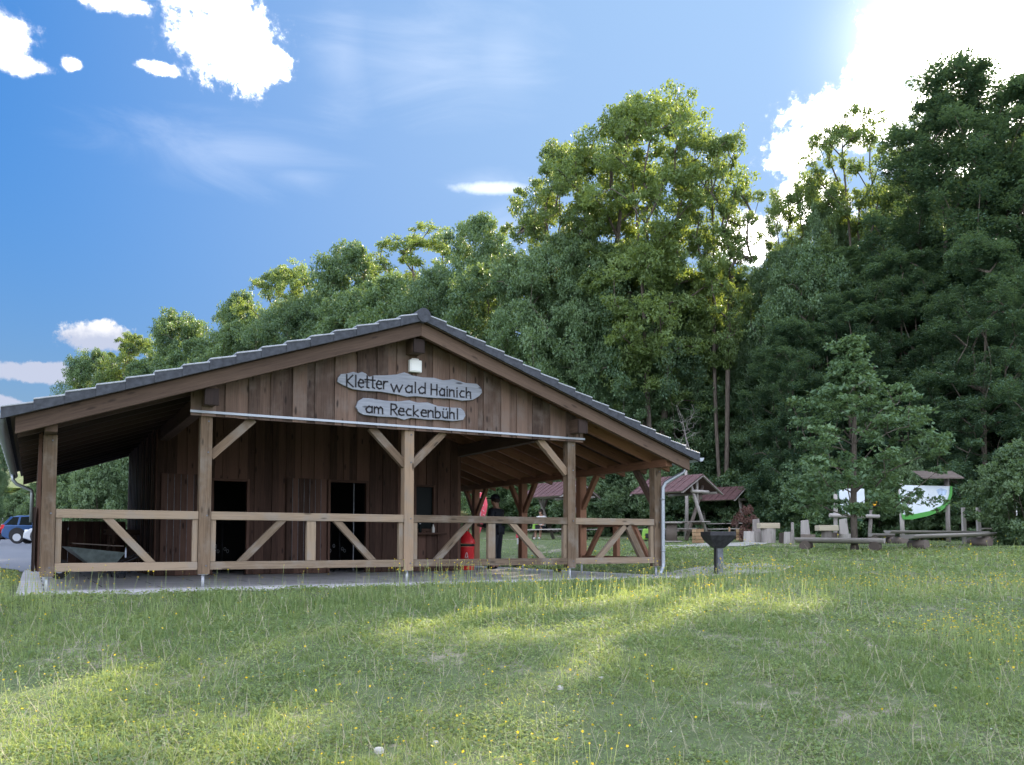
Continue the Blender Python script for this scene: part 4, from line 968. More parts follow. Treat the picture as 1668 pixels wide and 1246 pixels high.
# ---------------------------------------------------------------- cars
def car(loc, rz, label, paint, wagon=True):
    """local +x is the front"""
    t = thing('parked_car', label, 'car', loc, rz, 'cars parked beyond the pavilion')
    L, W = 4.1, 1.72
    prof = [(-2.05, .38), (-2.08, .62), (-2.02, .92), (-1.95, 1.0), (-.0, .98), (.9, .95), (1.75, .80), (2.02, .62), (2.05, .36), (1.7, .24), (-1.75, .24)]
    def body(m):
        n = len(prof); rings = []
        for y, s, dz in ((-W/2, .965, -.0), (-W/2+.10, 1.0, 0.0), (W/2-.10, 1.0, 0.0), (W/2, .965, -.0)):
            rings.append(m.add([(x*s, y*(1.0 if abs(y) < W/2-.01 else .985), z+dz-(.03 if s < 1 and z > .8 else 0)) for x, z in prof], .5))
        for a, b in zip(rings, rings[1:]):
            for k in range(n): j = (k+1) % n; m.face((a+k, a+j, b+j, b+k), None, False)
        m.face([rings[0]+k for k in range(n)][::-1]); m.face([rings[-1]+k for k in range(n)])
    bd = one(body, 'body', paint, t, .03)
    gp_ = [(-1.93, 1.0), (-1.62, 1.38), (-1.3, 1.47), (.1, 1.47), (.95, .97)]
    def cabin(m, s=1, off=0.0, zz=0.0):
        n = len(gp_); a = m.add([(x, -.80+(z-1)*.30, z) for x, z in gp_], .5); b = m.add([(x, .80-(z-1)*.30, z) for x, z in gp_], .5)
        for k in range(n): j = (k+1) % n; m.face((a+k, b+k, b+j, a+j))
        m.face([a+k for k in range(n)]); m.face([b+k for k in range(n)][::-1])
    one(cabin, 'windows', 'glass', t, .01)
    def roof(m):
        m.hexa([(-1.64, -.69, 1.40), (-1.64, .69, 1.40), (-1.3, .66, 1.50), (-1.3, -.66, 1.50), (.12, -.69, 1.465), (.12, .69, 1.465), (.1, .66, 1.50), (.1, -.66, 1.50)])
        for s in (-1, 1):
            for (xa, za), (xb, zb_), w_ in (((-1.95, .98), (-1.6, 1.42), .12), ((-.55, .98), (-.55, 1.47), .07), ((.98, .96), (.1, 1.48), .06), ((-1.25, .98), (-1.2, 1.46), .10)):
                m.bar((xa, s*(.81-(za-1)*.3), za), (xb, s*(.815-(zb_-1)*.3), zb_), w_, .02, (0, 1, 0))
    one(roof, 'roof', paint, t, .008)
    for x in (-1.28, 1.3):
        for s in (-1, 1):
            one(lambda m: m.tube([(x, s*(W/2-.2), .45), (x, s*(W/2+.004), .45)], .40, 20), 'wheel_arch', 'black', bd)
            wv = one(lambda m: m.tube([(x, s*(W/2-.18), .33), (x, s*(W/2+.012), .33)], .33, 24), 'wheel', 'tyre', t, .02)
            one(lambda m: [m.tube([(x, s*(W/2-.1), .33), (x, s*(W/2+.018), .33)], .2, 20)], 'rim', 'steel', wv)
    for s in (-1, 1):
        one(lambda m: m.box(-2.085, -1.9, s*.66-.13, s*.66+.175*1.0 if s > 0 else s*.66+.13, .78, 1.0), 'tail_light', 'tail', t, .02) if s > 0 else one(lambda m: m.box(-2.085, -1.9, -.845, -.55, .78, 1.0), 'tail_light', 'tail', t, .02)
        one(lambda m: m.box(1.8, 1.99, s*.62-.14, s*.62+.14, .62, .76), 'headlight', 'white', t, .02)
    one(lambda m: m.box(-2.11, -1.98, -.78, .78, .3, .5), 'bumper', 'black', t, .02)
    one(lambda m: m.box(-2.10, -2.07, -.26, .26, .66, .77), 'number_plate', 'white', t)
    return t
def carpos(u, f): p = gpt(u, f); return (p[0], p[1], p[2]+.03)
car(carpos(79, 46), R(-18), 'blue hatchback with red tail light parked nearest the pavilion', 'carblue')
car(carpos(122, 41), R(160), 'silver car mostly hidden behind the pavilion side wall', 'carsilver')
car(carpos(0, 62), R(-40), 'white car parked behind the blue hatchback', 'carwhite')
car(carpos(-42, 52), R(-40), 'dark red car cut off by the left picture edge', 'tail')

# ---------------------------------------------------------------- trees
def grow(seed, H, r_crown, crown_lo, trunk_fork=.35, ntips=170, lean=(0, 0), spread=1.0, stems=1, shape='egg', mind=.0, r0=.016, droop=0):
    """skeleton: connect scattered tip points to the nearest lower wood; returns (nodes, parent, radius, tips)"""
    g = np.random.default_rng(seed); tips = []
    zc0, zc1 = crown_lo*H, H
    while len(tips) < ntips:
        z = g.uniform(zc0, zc1); h = (z-zc0)/(zc1-zc0)
        if shape == 'egg': rm = r_crown*math.sqrt(max(0, 1-((h-.42)/.6)**2))
        elif shape == 'vase': rm = r_crown*(.45+.75*h)*math.sqrt(max(0, 1-max(0, (h-.62)/.38)**2))
        elif shape == 'oak': rm = r_crown*(math.sqrt(max(0, 1-((h-.30)/.47)**2)) if h < .74 else .26*(max(0, 1-(h-.74)/.27))**.8)
        elif shape == 'cone': rm = r_crown*max(.05, (1-h)**.95)*min(1, .65+h*3)*(1.0 if h > .45 else 1.12)
        else: rm = r_crown*math.sqrt(max(0, 1-(2*h-1)**2))
        a = g.uniform(0, 2*math.pi); lob = 1+.24*math.sin(a*3+seed+h*5)+.13*math.sin(a*5+h*9+seed*2)
        rr = rm*lob*math.sqrt(g.uniform(.12, 1))
        tips.append((rr*math.cos(a)+lean[0]*h, rr*math.sin(a)+lean[1]*h, z))
    tips = np.array(tips)
    nodes = []; par = []
    for s in range(stems):
        base = np.array([0, 0, 0]) if stems == 1 else np.array([g.uniform(-.35, .35), g.uniform(-.35, .35), 0]); pv = -1
        top = np.array([lean[0]*.7, lean[1]*.7, H*.9]) if stems == 1 else np.array([math.cos(s*2.4+seed)*r_crown*.4+lean[0], math.sin(s*2.4+seed)*r_crown*.4+lean[1], H*g.uniform(.7, .9)])
        ph = g.uniform(0, 6, 2); n = 16
        for i in range(n+1):
            q_ = i/n; p = base+(top-base)*q_; amp = .025*H*q_*(1-q_*.4)
            p = p+np.array([math.sin(q_*5+ph[0])*amp, math.sin(q_*4+ph[1])*amp, 0]) if i else p
            if i == 0 and s and stems > 1: pass
            nodes.append(p); par.append(pv); pv = len(nodes)-1
    N = np.array(nodes); order = np.argsort(np.linalg.norm((tips-np.array([lean[0]*.5, lean[1]*.5, H*.55]))*np.array([1, 1, .6]), axis=1))
    tipn = []
    for ti in order:
        tp = tips[ti]; A = np.array(nodes); d = tp-A; dist = np.linalg.norm(d, axis=1)
        hor = np.hypot(d[:, 0], d[:, 1]); cost = dist+np.where(d[:, 2] < hor*.25, (hor*.25-d[:, 2])*1.6, 0)+np.where(A[:, 2] < trunk_fork*H*.7, 50, 0)
        j = int(np.argmin(cost)); a = A[j]; L = dist[j]; seg = max(1, int(L/(H*.045))); pv = j
        side = g.normal(0, .07*L, 3)
        for i in range(1, seg+1):
            q_ = i/seg; p = a+(tp-a)*q_+side*math.sin(math.pi*q_)+np.array([0, 0, .10*L*math.sin(math.pi*q_)*(1 if not droop else .4)])
            nodes.append(p); par.append(pv); pv = len(nodes)-1
        tipn.append(pv)
    n = len(nodes); cnt = np.zeros(n)
    for t_ in tipn: cnt[t_] += 1
    for i in range(n-1, -1, -1):
        if par[i] >= 0: cnt[par[i]] += cnt[i]
    rad = r0*np.maximum(cnt, .35)**.5*H/16
    return np.array(nodes), np.array(par), rad, tips[order]
def wood_mesh(name, nodes, par, rad, sides=6, minr=.0):
    V = []; F = []; var = []
    ch = np.where(par >= 0)[0]; ch = ch[rad[ch] > minr]
    A = nodes[par[ch]]; B = nodes[ch]; ra = np.minimum(rad[par[ch]], rad[ch]*1.35); rb = rad[ch]
    # children of the base flare
    d = B-A; L = np.linalg.norm(d, axis=1, keepdims=True); d = d/np.maximum(L, 1e-6)
    ref = np.where(np.abs(d[:, 2:3]) < .9, np.array([[0, 0, 1.0]]), np.array([[1.0, 0, 0]])); s = np.cross(d, ref); s /= np.linalg.norm(s, axis=1, keepdims=True); t_ = np.cross(s, d)
    an = np.arange(sides)/sides*2*np.pi; cs, sn = np.cos(an), np.sin(an)
    ringv = s[:, None, :]*cs[None, :, None]+t_[:, None, :]*sn[None, :, None]
    low = np.clip(1-A[:, 2]/(.06*nodes[:, 2].max()), 0, 1)*.5; ra = ra*(1+low)
    VA = A[:, None]+ringv*ra[:, None, None]; VB = (B+d*rb[:, None]*.3)[:, None]+ringv*rb[:, None, None]
    V = np.concatenate([VA, VB], 1).reshape(-1, 3); k = np.arange(sides); j = (k+1) % sides
    base = (np.arange(len(ch))*2*sides)[:, None]
    F = np.stack([base+k, base+j, base+sides+j, base+sides+k], -1).reshape(-1, 4)
    return fast_mesh(name, V, F, smooth=True)
def leaf_mesh(name, tips, seed, per, cr, flat, leaf, updir=.55, asp=.5, cvar=.5, inner=0.0):
    g = np.random.default_rng(seed+99); n = len(tips)
    cl = g.uniform(.6, 1.25, n)*cr; cv = g.uniform(0, 1, n)
    cid = np.repeat(np.arange(n), per); N = len(cid)
    # each clump is itself made of sprays
    ns = 9; sp = g.normal(0, 1, (n, ns, 3)); sp /= np.linalg.norm(sp, axis=2, keepdims=True); sp *= g.uniform(.35, 1, (n, ns, 1)); sp[..., 2] *= flat
    k = g.integers(0, ns, N); c_ = tips[cid]+sp[cid, k]*cl[cid, None]
    off = g.normal(0, 1, (N, 3)); off /= np.linalg.norm(off, axis=1, keepdims=True); off *= (g.uniform(0, 1, (N, 1))**.45)*cl[cid, None]*.46; off[:, 2] *= max(.45, flat)
    c_ = c_+off
    nrm = g.normal(0, 1, (N, 3)); nrm /= np.linalg.norm(nrm, axis=1, keepdims=True); nrm = nrm*(1-updir)+np.array([0, 0, 1.0])*updir; nrm /= np.linalg.norm(nrm, axis=1, keepdims=True)
    r1 = g.normal(0, 1, (N, 3)); a = np.cross(nrm, r1); a /= np.linalg.norm(a, axis=1, keepdims=True); b = np.cross(nrm, a)
    ln = leaf*g.uniform(.35, 1.0, (N, 1))**.8*1.55; a = a*ln*.5; b = b*ln*.5*asp
    fold = nrm*ln*.1
    V = np.stack([c_-a, c_-b*1.0+a*.1+fold, c_+a, c_+b+a*.1+fold], 1).reshape(-1, 3)
    F = np.arange(N*4).reshape(-1, 4)
    var = np.clip(cv[cid]*cvar+g.uniform(0, 1, N)*(1-cvar), 0, 1)
    return fast_mesh(name, V, F, var=np.repeat(var, 4), smooth=False)
PROTO = {}
def make_proto(key, seed, H, rc, lo, mat, per=260, cr=1.1, flat=.6, leaf=.2, ntips=170, shape='egg', stems=1, fork=.35, updir=.5, asp=.5, lean=(0, 0), sides=6, r0=.016, droop=0):
    nd, pr_, rd, tp = grow(seed, H, rc, lo, fork, ntips, lean, stems=stems, shape=shape, r0=r0, droop=droop)
    PROTO[key] = (wood_mesh('trunk_'+key, nd, pr_, rd, sides, .012 if H > 6 else .003), leaf_mesh('crown_'+key, tp, seed, per, cr, flat, leaf, updir, asp), H, rc, mat)
    PROTO[key][0].materials.append(M['bark']); PROTO[key][1].materials.append(M[mat])
def plant(key, name, loc, H, W, label, cat, group=None, rz=None, parts=('trunk', 'crown')):
    wd, lv, h0, r0_, mat = PROTO[key]; t = thing(name, label, cat, loc, rz if rz is not None else random.uniform(0, 6.28), group)
    t.scale = (W/(2*r0_), W/(2*r0_), H/h0)
    link(parts[0], wd, None, t); link(parts[1], lv, None, t); return t
make_proto('ashA', 3, 20, 5.2, .30, 'leaf_ash', 399, .88, .6, 0.166, 290, 'vase', 3, .22, .35, .42)
make_proto('ashB', 11, 20, 4.8, .34, 'leaf_ash', 390, .90, .6, 0.166, 240, 'vase', 2, .25, .35, .42)
make_proto('slim', 17, 20, 3.0, .42, 'leaf_ash', 310, .7, .6, 0.152, 130, 'vase', 2, .3, .35, .42)
make_proto('mapleA', 5, 20, 6.2, .08, 'leaf_maple', 643, 1.55, .38, 0.186, 260, 'egg', 1, .1, .72, .75, droop=1)
make_proto('mapleB', 23, 20, 5.8, .10, 'leaf_maple', 643, 1.5, .38, 0.186, 240, 'egg', 1, .1, .72, .75, droop=1)
make_proto('broadA', 31, 15, 5.0, .12, 'leaf_broad', 643, 1.3, .62, 0.166, 190, 'egg', 2, .12, .5, .6)
make_proto('broadB', 37, 15, 4.6, .10, 'leaf_broad', 643, 1.3, .62, 0.166, 180, 'egg', 1, .12, .5, .6)
make_proto('broadC', 41, 15, 5.4, .15, 'leaf_broad', 643, 1.3, .6, 0.172, 190, 'round', 3, .14, .45, .5)
make_proto('shrubA', 51, 4, 2.2, .02, 'leaf_shrub', 300, .55, .75, .13, 120, 'round', 4, .02, .4, .55)
make_proto('shrubB', 53, 4, 2.0, .02, 'leaf_broad', 300, .55, .75, .14, 120, 'egg', 3, .02, .4, .6)
make_proto('oak', 61, 6, 2.3, .20, 'leaf_oak', 105, .40, .45, .12, 190, 'oak', 1, .2, .5, .55, r0=.018)
make_proto('red', 71, 1.6, .75, .05, 'leaf_red', 70, .2, .8, .07, 70, 'vase', 4, .02, .3, .6)

def tree_at(key, u, f, topv, wpx, name, label, cat='tree', group=None, rz=None, basez=None):
    p = at(u, 884, f); gzz = float(gz(p[0], p[1])); z = gzz-.1 if basez is None else basez
    top = CAM[2]+(884-topv)/FPX*f*1.0; H = (top-z)*.985
    return plant(key, name, (p[0], p[1], z), H, wpx/FPX*f, label, cat, group, rz)
# hero trees
tree_at('ashA', 1062, 45, 148, 300, 'ash_tree', 'tallest airy ash with dividing dark limbs right of the pavilion ridge', rz=.4)
tree_at('ashB', 925, 48, 222, 210, 'ash_tree', 'broad yellow-green ash leaning left of the tallest ash', rz=2.2)
tree_at('slim', 1178, 44, 180, 130, 'ash_tree', 'slender forked ash with thin crown at the right side of the tallest ash', rz=1.0)
tree_at('slim', 1400, 47, 152, 140, 'ash_tree', 'slim open-crowned tree just left of the great dark maple', rz=3.0)
tree_at('ashA', 1322, 50, 278, 150, 'ash_tree', 'thin tree of middle height between the sky gap and the slim tree', rz=5.0)
tree_at('mapleA', 1572, 40, 86, 270, 'maple_tree', 'great dark maple whose crown top hides the sun', rz=.3)
tree_at('mapleB', 1690, 38, 120, 270, 'maple_tree', 'dark maple at the right picture edge beside the great maple', rz=1.8)
tree_at('mapleA', 1610, 34.5, 380, 190, 'maple_tree', 'low spreading maple hanging over the green-edged board', rz=4.1)
tree_at('mapleB', 1475, 39, 400, 170, 'maple_tree', 'mid-height maple standing before the slim tree and left of the great maple', rz=5.2)
tree_at('oak', 1392, 24.6, 548, 262, 'young_oak', 'young oak with thin straight trunk standing in the open meadow', rz=.5)
tree_at('shrubA', 1665, 27.5, 730, 150, 'shrub', 'light green bush at the right edge of the meadow', 'shrub', rz=.2)
tree_at('red', 1218, 33, 826, 40, 'shrub', 'small copper-leaved shrub beside the picnic shelter', 'shrub')
# skyline of the wooded slope toward the left
sky_l = [(775, 58, 346, 115, 'broadB', 'rounded bushy tree forming the highest bump left of the ash'), (685, 64, 356, 110, 'slim', 'pale wispy tree on the skyline left of the rounded bushy tree'),
 (560, 66, 398, 130, 'broadA', 'leafy skyline tree above the left roof slope, directly left of the wispy one'), (465, 70, 424, 115, 'ashB', 'lighter airy tree at the middle of the left skyline'),
 (385, 74, 476, 95, 'broadB', 'dark skyline tree where the slope steps down to the left'), (290, 78, 506, 110, 'broadA', 'round skyline tree above the left third of the roof'),
 (215, 82, 540, 85, 'ashB', 'small feathery tree near the left end of the wood'), (150, 84, 572, 85, 'broadC', 'last tree at the left end of the wood, in front of the clouds')]
for u, f, tv, wp, k, lab in sky_l: tree_at(k, u, f, tv, wp*1.3, 'skyline_tree', lab)
G1 = 'trees filling the dark wood edge'; L1 = 'leafy tree among its look-alikes filling the dark wood edge behind lawn and pavilion'
fill = [(1285, 46, 405, 115, 'broadC'), (1355, 48, 330, 110, 'broadC'), (1330, 42, 400, 150, 'broadB'), (1170, 42, 500, 110, 'broadC'), (1100, 41, 430, 150, 'broadC'), (1010, 42, 400, 160, 'broadA'), (930, 44, 380, 170, 'broadC'), (860, 47, 400, 150, 'broadA'), (790, 50, 430, 150, 'broadB'), (720, 53, 440, 150, 'broadC'), (640, 56, 450, 150, 'broadB'), (560, 60, 470, 150, 'broadA'), (480, 64, 490, 140, 'broadC'), (400, 67, 525, 130, 'broadA'), (320, 70, 555, 130, 'broadB'), (240, 74, 590, 120, 'broadA'), (170, 78, 625, 110, 'broadB'),
 (1395, 44, 400, 160, 'mapleB'), (1290, 38, 520, 130, 'mapleA'), (1390, 38, 470, 130, 'mapleB'), (1215, 40, 560, 130, 'broadB'), (1130, 39, 600, 130, 'broadB'), (1040, 39, 560, 130, 'broadB'), (960, 40, 560, 130, 'broadA'), (880, 42, 560, 140, 'broadB'), (800, 44, 600, 140, 'broadA'),
 (1560, 50, 300, 200, 'mapleA'), (1700, 46, 200, 240, 'mapleA'), (1790, 40, 110, 240, 'mapleB'), (1880, 42, 100, 240, 'mapleA'), (1990, 40, 120, 240, 'mapleB'),
 (1498, 48, 268, 130, 'mapleB'), (1480, 52, 400, 200, 'broadA'), (1600, 52, 400, 200, 'broadB'), (1380, 54, 420, 200, 'broadA'), (1160, 52, 470, 170, 'broadB'), (1060, 54, 470, 170, 'broadA'), (950, 56, 450, 170, 'broadB'), (1300, 56, 430, 170, 'broadB'),
 (620, 50, 600, 150, 'broadA'), (480, 52, 640, 150, 'broadB'), (360, 54, 660, 150, 'broadA'), (180, 50, 740, 130, 'broadB'), (120, 56, 760, 110, 'broadA'), (30, 100, 800, 90, 'broadB'), (-30, 95, 790, 90, 'broadA'), (230, 46, 720, 120, 'broadA'), (60, 72, 790, 60, 'broadC')]
fill += [(1110, 62, 455, 190, 'mapleB'), (1200, 64, 440, 190, 'mapleA'), (1290, 66, 432, 190, 'mapleB'), (1380, 62, 400, 190, 'mapleA'), (1480, 60, 300, 200, 'mapleB'), (1020, 62, 470, 190, 'mapleA')]
def region(u):
    for lim, nm in ((150, 'beyond the left end of the roof'), (330, 'above the left part of the roof'), (520, 'above the middle of the left roof slope'), (660, 'above the roof just left of the ridge'), (800, 'above the roof just right of the ridge'),
                    (930, 'above the right roof slope'), (1070, 'above the lower right roof slope'), (1210, 'behind the picnic shelters'), (1330, 'behind the log tables'), (1440, 'behind the young oak'), (1570, 'behind the green-edged board'), (1668, 'at the right edge'), (9999, 'just beyond the right picture edge')):
        if u < lim: return nm
KIND = {'mapleA': 'dark dense maple', 'mapleB': 'dark layered maple', 'broadA': 'bushy many-clumped tree', 'broadB': 'narrower leafy tree', 'broadC': 'broad open-stemmed tree'}
for u, f, tv, wp, k in fill: L1 = ('tall ' if tv < 440 else 'low ' if tv > 590 else 'mid-height ')+KIND[k]+(' deep in wood, ' if f > 51 else ' at wood front, ')+region(u); tree_at(k, u, f if u > 1260 or u < 700 else max(f, 46.5), tv, wp*1.12, 'woodland_tree', L1, 'tree', G1)
G2 = 'bushes along the foot of the wood'; L2 = 'green bush in the continuous row along the foot of the wood'
us = list(range(860, 1720, 34)); 
for i, u in enumerate(us):
    f = 37.5+2.5*math.sin(i*1.7)-(.004*(u-1300) if u > 1300 else 0)
    if u < 1270: f += 8.5
    tree_at('shrubB' if i % 3 else 'shrubA', u, f, 770+random.uniform(-32, 26), 105, 'bush', ('taller ' if i % 2 else 'lower ')+'green bush at the wood edge, '+region(u), 'bush', G2)
for i, (u, f, tv, wp) in enumerate(((110, 33, 768, 95), (160, 31, 745, 100), (205, 33, 735, 90), (30, 60, 806, 60), (62, 58, 812, 60), (5, 64, 812, 50), (260, 34, 740, 100), (-20, 42, 700, 60))):
    tree_at('shrubA' if i != 7 else 'broadC', u, f, tv, wp, 'bush', ('light green bush seen through the left bay, nearest its front post', 'tallest light green bush seen through the middle of the left bay', 'light green bush seen through the left bay, next to the tallest one', 'small bush beyond the cars, its right neighbour close to the gutter', 'small bush beyond the cars, nearest the left gutter', 'small bush at the left picture edge beyond the cars', 'light green bush seen at the hut corner through the left bay', 'yellow-green tree cut by the left picture edge under the gutter')[i], 'bush', 'bushes behind the left end of the pavilion')
# bare dead branches
db = at(1118, 884, 36.2); nd, pr_, rd, tp = grow(91, 2.2, .9, .1, .02, 60, shape='vase', stems=3, r0=.02)
t = thing('dead_tree', 'bare pale dead branches against the dark wood above the shelter roofs', 'dead tree', (db[0], db[1], float(gz(db[0], db[1]))))
p_ = at(1118, 735, 36.2); 
M['deadwood'] = plain('bleached_dead_wood', (.30, .27, .25), .9)
nd2 = nd+np.array([0, 0, p_[2]-float(gz(db[0], db[1]))]); wm = wood_mesh('branches', nd2, pr_, rd*.8, 5); link('branches', wm, 'deadwood', t)
one(lambda m: m.tube([(0, 0, 0), (.05, 0, 1.5), (0, 0, float(nd2[:, 2].min())+.3)], [.09, .07, .05], 8), 'stem', 'deadwood', t)

# ---------------------------------------------------------------- meadow grass and flowers
def in_slab(x, y, m=.06): return (x > SX0-m) & (x < SX1+m) & (y > SY0-m) & (y < SY1+m)
def vnoise(x, y, s, seed=0):
    g = np.random.default_rng(seed); T = g.uniform(0, 1, (64, 64)); x = x*s; y = y*s; xi = np.floor(x).astype(int); yi = np.floor(y).astype(int); fx = x-xi; fy = y-yi
    fx = fx*fx*(3-2*fx); fy = fy*fy*(3-2*fy); a = T[xi % 64, yi % 64]; b = T[(xi+1) % 64, yi % 64]; c_ = T[xi % 64, (yi+1) % 64]; d = T[(xi+1) % 64, (yi+1) % 64]
    return (a*(1-fx)+b*fx)*(1-fy)+(c_*(1-fx)+d*fx)*fy
def tallness(x, y, f):
    n = vnoise(x, y, .8, 3)*.6+vnoise(x, y, 2.3, 4)*.4
    strip = np.exp(-((y-SY0+1.4)/1.6)**2)*(x < 7)*(x > -9)
    return np.clip(.25+1.1*(n-.35)+.9*strip, .08, 1.6)
def car_park(x, y):
    dx = x-CAM[0]; dy = y-CAM[1]; f = dx*FH[0]+dy*FH[1]; lt = dx*rt[0]+dy*rt[1]
    return (f > 21) & (f < 74) & (lt < -8.5-(f-21)*.26)
def blades(N, fmin, fmax, seed):
    g = np.random.default_rng(seed); f = np.exp(g.uniform(math.log(fmin), math.log(fmax), N)); lt = g.uniform(-.80, .95, N)*f+g.uniform(-1, 1, N)
    x = CAM[0]+f*FH[0]+lt*rt[0]; y = CAM[1]+f*FH[1]+lt*rt[1]; k = ~in_slab(x, y) & ~car_park(x, y)
    dry = vnoise(x, y, .55, 8)*.55+vnoise(x, y, 1.9, 9)*.45
    dry = dry+.13*np.clip((8.2-f)/2, 0, 1)*np.clip((lt+1)/2, .25, 1)
    k &= g.uniform(0, 1, N) > np.clip((dry-.46)*4.0, 0, .85)
    f, lt, x, y, dry = f[k], lt[k], x[k], y[k], dry[k]; N = len(f); T = tallness(x, y, f)
    sc = 1+np.clip(f-6, 0, 60)*.035
    cl_ = vnoise(x, y, 6.5, 14)*vnoise(x, y, 17, 15)*2.6; h = g.uniform(.35, 1, N)**1.3*(.028+.075*T)*(.35+1.1*cl_)*np.clip(1.1-(f-16)*.03, .5, 1); ed_ = np.hypot(np.maximum(np.maximum(SX0-x, x-SX1), 0), np.maximum(np.maximum(SY0-y, y-SY1), 0)); h = h*np.clip(.3+ed_*.55, .3, 1); tall = g.uniform(0, 1, N) < .035*T*np.clip(ed_*1.2-.3, 0, 1); h = np.where(tall, h+g.uniform(.06, .2, N)*T, h)
    wd = (.0038+.003*g.uniform(0, 1, N)**2)*np.maximum(1, f/5.2)*np.where(tall, .6, 1)
    a = g.uniform(0, 2*np.pi, N); dirx, diry = np.cos(a), np.sin(a); b = g.uniform(0, 2*np.pi, N); bend = h*g.uniform(.15, .95, N)*np.where(tall, .35, 1); bx, by = np.cos(b)*bend, np.sin(b)*bend
    z = gz(x, y)-.01; Z = np.zeros(N)
    def P(t_, wv): return x+bx*t_*t_+dirx*wv, y+by*t_*t_+diry*wv, z+h*t_*(1-.22*t_*(bend/h))
    V = np.stack([np.stack(P(0, -wd/2), -1), np.stack(P(0, wd/2), -1), np.stack(P(.55, wd*.42), -1), np.stack(P(.55, -wd*.42), -1), np.stack(P(1.0, 0*wd), -1)], 1)
    i = np.arange(N)*5; F4 = np.stack([i, i+1, i+2, i+3], -1); F3 = np.stack([i+3, i+2, i+4], -1)
    var = np.clip(g.uniform(0, 1, N)**1.8*.9+.9*(dry-.42)+.5*(vnoise(x, y, 3.1, 44)-.5)+np.where(tall, .3, 0), 0, 1)
    return V.reshape(-1, 3), F4, F3, np.repeat(var, 5)
V, F4, F3, va = blades(690000, 3.6, 42, 5)
tag(link('meadow_grass', fast_mesh('meadow_grass', V, F4, F3, va), 'grass'), 'uneven green meadow grass with dry patches', 'grass', kind='stuff')
def weeds(N, seed):
    g = np.random.default_rng(seed); f = np.exp(g.uniform(math.log(3.6), math.log(26), N)); lt = g.uniform(-.80, .95, N)*f
    x = CAM[0]+f*FH[0]+lt*rt[0]; y = CAM[1]+f*FH[1]+lt*rt[1]
    k = ~in_slab(x, y, .1) & ~car_park(x, y) & (g.uniform(0, 1, N) < .15+1.4*np.clip(vnoise(x, y, 2.7, 61)-.38, 0, 1)); x, y, f = x[k], y[k], f[k]; N = len(x)
    sz = g.uniform(.008, .022, N)*np.maximum(1, f/8); z = gz(x, y)+g.uniform(.004, .05, N)
    n_ = g.normal(0, .45, (N, 3))+np.array([0, 0, 1.0]); n_ /= np.linalg.norm(n_, axis=1, keepdims=True); r1 = g.normal(0, 1, (N, 3)); u_ = np.cross(n_, r1); u_ /= np.linalg.norm(u_, axis=1, keepdims=True); w_ = np.cross(n_, u_)*.55
    c_ = np.stack([x, y, z], -1); u_ = u_*sz[:, None]; w_ = w_*sz[:, None]
    V = np.stack([c_-u_, c_+w_+n_*sz[:, None]*.2, c_+u_, c_-w_+n_*sz[:, None]*.2], 1).reshape(-1, 3)
    va = np.clip(g.uniform(-.1, .5, N)+.6*(vnoise(x, y, 1.3, 62)-.5), 0, 1)
    return V, np.arange(N*4).reshape(-1, 4), np.repeat(va, 4)
V, F4, va = weeds(520000, 77)
tag(link('clover_and_weeds', fast_mesh('clover_and_weeds', V, F4, None, va), 'grass'), 'low clover and broad-leaved weeds between the grass', 'weeds', kind='stuff')
def straws(N, seed):
    g = np.random.default_rng(seed); f = np.exp(g.uniform(math.log(3.6), math.log(24), N)); lt = g.uniform(-.80, .95, N)*f
    x = CAM[0]+f*FH[0]+lt*rt[0]; y = CAM[1]+f*FH[1]+lt*rt[1]; k = ~in_slab(x, y, .3) & ~car_park(x, y); x, y, f = x[k], y[k], f[k]; N = len(x)
    L = g.uniform(.05, .26, N); a = g.uniform(0, 6.28, N); el = g.uniform(.0, 1.15, N)**1.4; d = np.stack([np.cos(a)*np.cos(el), np.sin(a)*np.cos(el), np.sin(el)], -1)
    p0 = np.stack([x, y, gz(x, y)+g.uniform(.005, .05, N)], -1); s_ = np.stack([-np.sin(a), np.cos(a), 0*a], -1)*(.0011*np.maximum(1, f/5))[:, None]; p1 = p0+d*L[:, None]
    return np.stack([p0-s_, p0+s_, p1+s_*.6, p1-s_*.6], 1).reshape(-1, 3)
V = straws(21000, 78)
tag(link('dry_straw', fast_mesh('dry_straw', V, np.arange(len(V)).reshape(-1, 4), None, None), 'straw'), 'dry pale straw stalks lying and leaning in the grass', 'straw', kind='stuff')
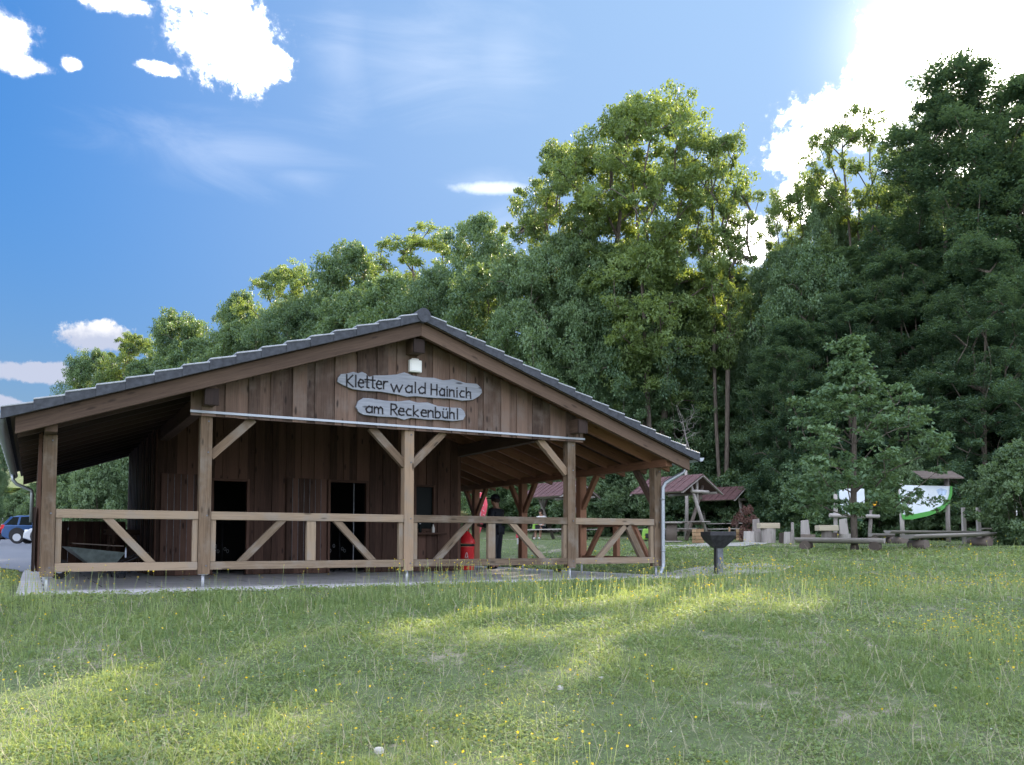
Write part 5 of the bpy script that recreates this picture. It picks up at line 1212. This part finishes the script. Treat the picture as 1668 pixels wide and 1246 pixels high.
def flowers(N, seed, mat, name, label, wgt, size, hmin, hmax, fm=(4.2, 30)):
    g = np.random.default_rng(seed); f = np.exp(g.uniform(math.log(fm[0]), math.log(fm[1]), N*12)); lt = g.uniform(-.66, .66, N*12)*f
    x = CAM[0]+f*FH[0]+lt*rt[0]; y = CAM[1]+f*FH[1]+lt*rt[1]; pr_ = np.clip(wgt(x, y, f), 0, 1); k = ~in_slab(x, y) & ~car_park(x, y) & (g.uniform(0, 1, N*12) < pr_*.5)
    x, y, f = x[k][:N], y[k][:N], f[k][:N]; n = len(x); T = tallness(x, y, f); h = g.uniform(hmin, hmax, n)*(.55+.6*T); z = gz(x, y)
    sz = size*g.uniform(.45, 1.1, n)*np.maximum(1, f/11); a = g.uniform(0, 6.28, n); lx = g.normal(0, .15, n)*h; ly = g.normal(0, .15, n)*h
    c_ = np.stack([x+lx, y+ly, z+h], -1); nrm = g.normal(0, .5, (n, 3))+np.array([0, 0, .9]); nrm /= np.linalg.norm(nrm, axis=1, keepdims=True)
    r1 = g.normal(0, 1, (n, 3)); u_ = np.cross(nrm, r1); u_ /= np.linalg.norm(u_, axis=1, keepdims=True); w_ = np.cross(nrm, u_)
    V = []; F = []; m5 = 5
    ring = np.stack([c_+(u_*math.cos(2*math.pi*j/10)+w_*math.sin(2*math.pi*j/10))*(sz*(1 if j % 2 == 0 else .55))[:, None]+nrm*(sz*.35)[:, None] for j in range(10)], 1)
    V = np.concatenate([c_[:, None], ring], 1).reshape(-1, 3); b = np.arange(n)*11
    F3 = np.concatenate([np.stack([b, b+1+j, b+1+(j+1) % 10], -1) for j in range(10)])
    tag(link(name, fast_mesh(name, V, None, F3, np.full(len(V), .5)), mat), label, 'flowers', kind='stuff')
    # stems
    wd = .0016*np.maximum(1, f/6); root = np.stack([x, y, z-.01], -1); side = np.stack([np.cos(a), np.sin(a), a*0], -1)*wd[:, None]
    return np.stack([root-side, root+side, c_+side*.6, c_-side*.6], 1).reshape(-1, 4, 3)
M['petal'] = m_leaf('yellow_petals', (.62, .42, .02), (.85, .62, .03), (.8, .6, .03), .3)
M['petalw'] = m_leaf('white_seed_heads', (.6, .6, .55), (.8, .8, .75), (.6, .6, .55), .3)
def wy(x, y, f):
    n = vnoise(x, y, .7, 21); right = np.clip(((x-CAM[0])*rt[0]+(y-CAM[1])*rt[1]-1)/4, 0, 1)*(f > 8)*(f < 20)
    strip = np.exp(-((y-SY0+1.6)/1.5)**2)*(x < 2); return np.clip((n-.36)*2.6, .05, 1)*(.10+1.8*strip+.9*right)
st1 = flowers(5200, 31, 'petal', 'yellow_meadow_flowers', 'yellow wildflowers scattered through the meadow', wy, .0125, .14, .36)
st2 = flowers(160, 32, 'petalw', 'white_meadow_flowers', 'white seed heads scattered through the meadow', lambda x, y, f: .3+0*x, .009, .08, .22)
S4 = np.concatenate([st1, st2]); V = S4.reshape(-1, 3); F4 = np.arange(len(V)).reshape(-1, 4)
tag(link('flower_stems', fast_mesh('flower_stems', V, F4, None, np.full(len(V), .7)), 'grass'), 'thin green stems of the meadow flowers', 'stems', kind='stuff')
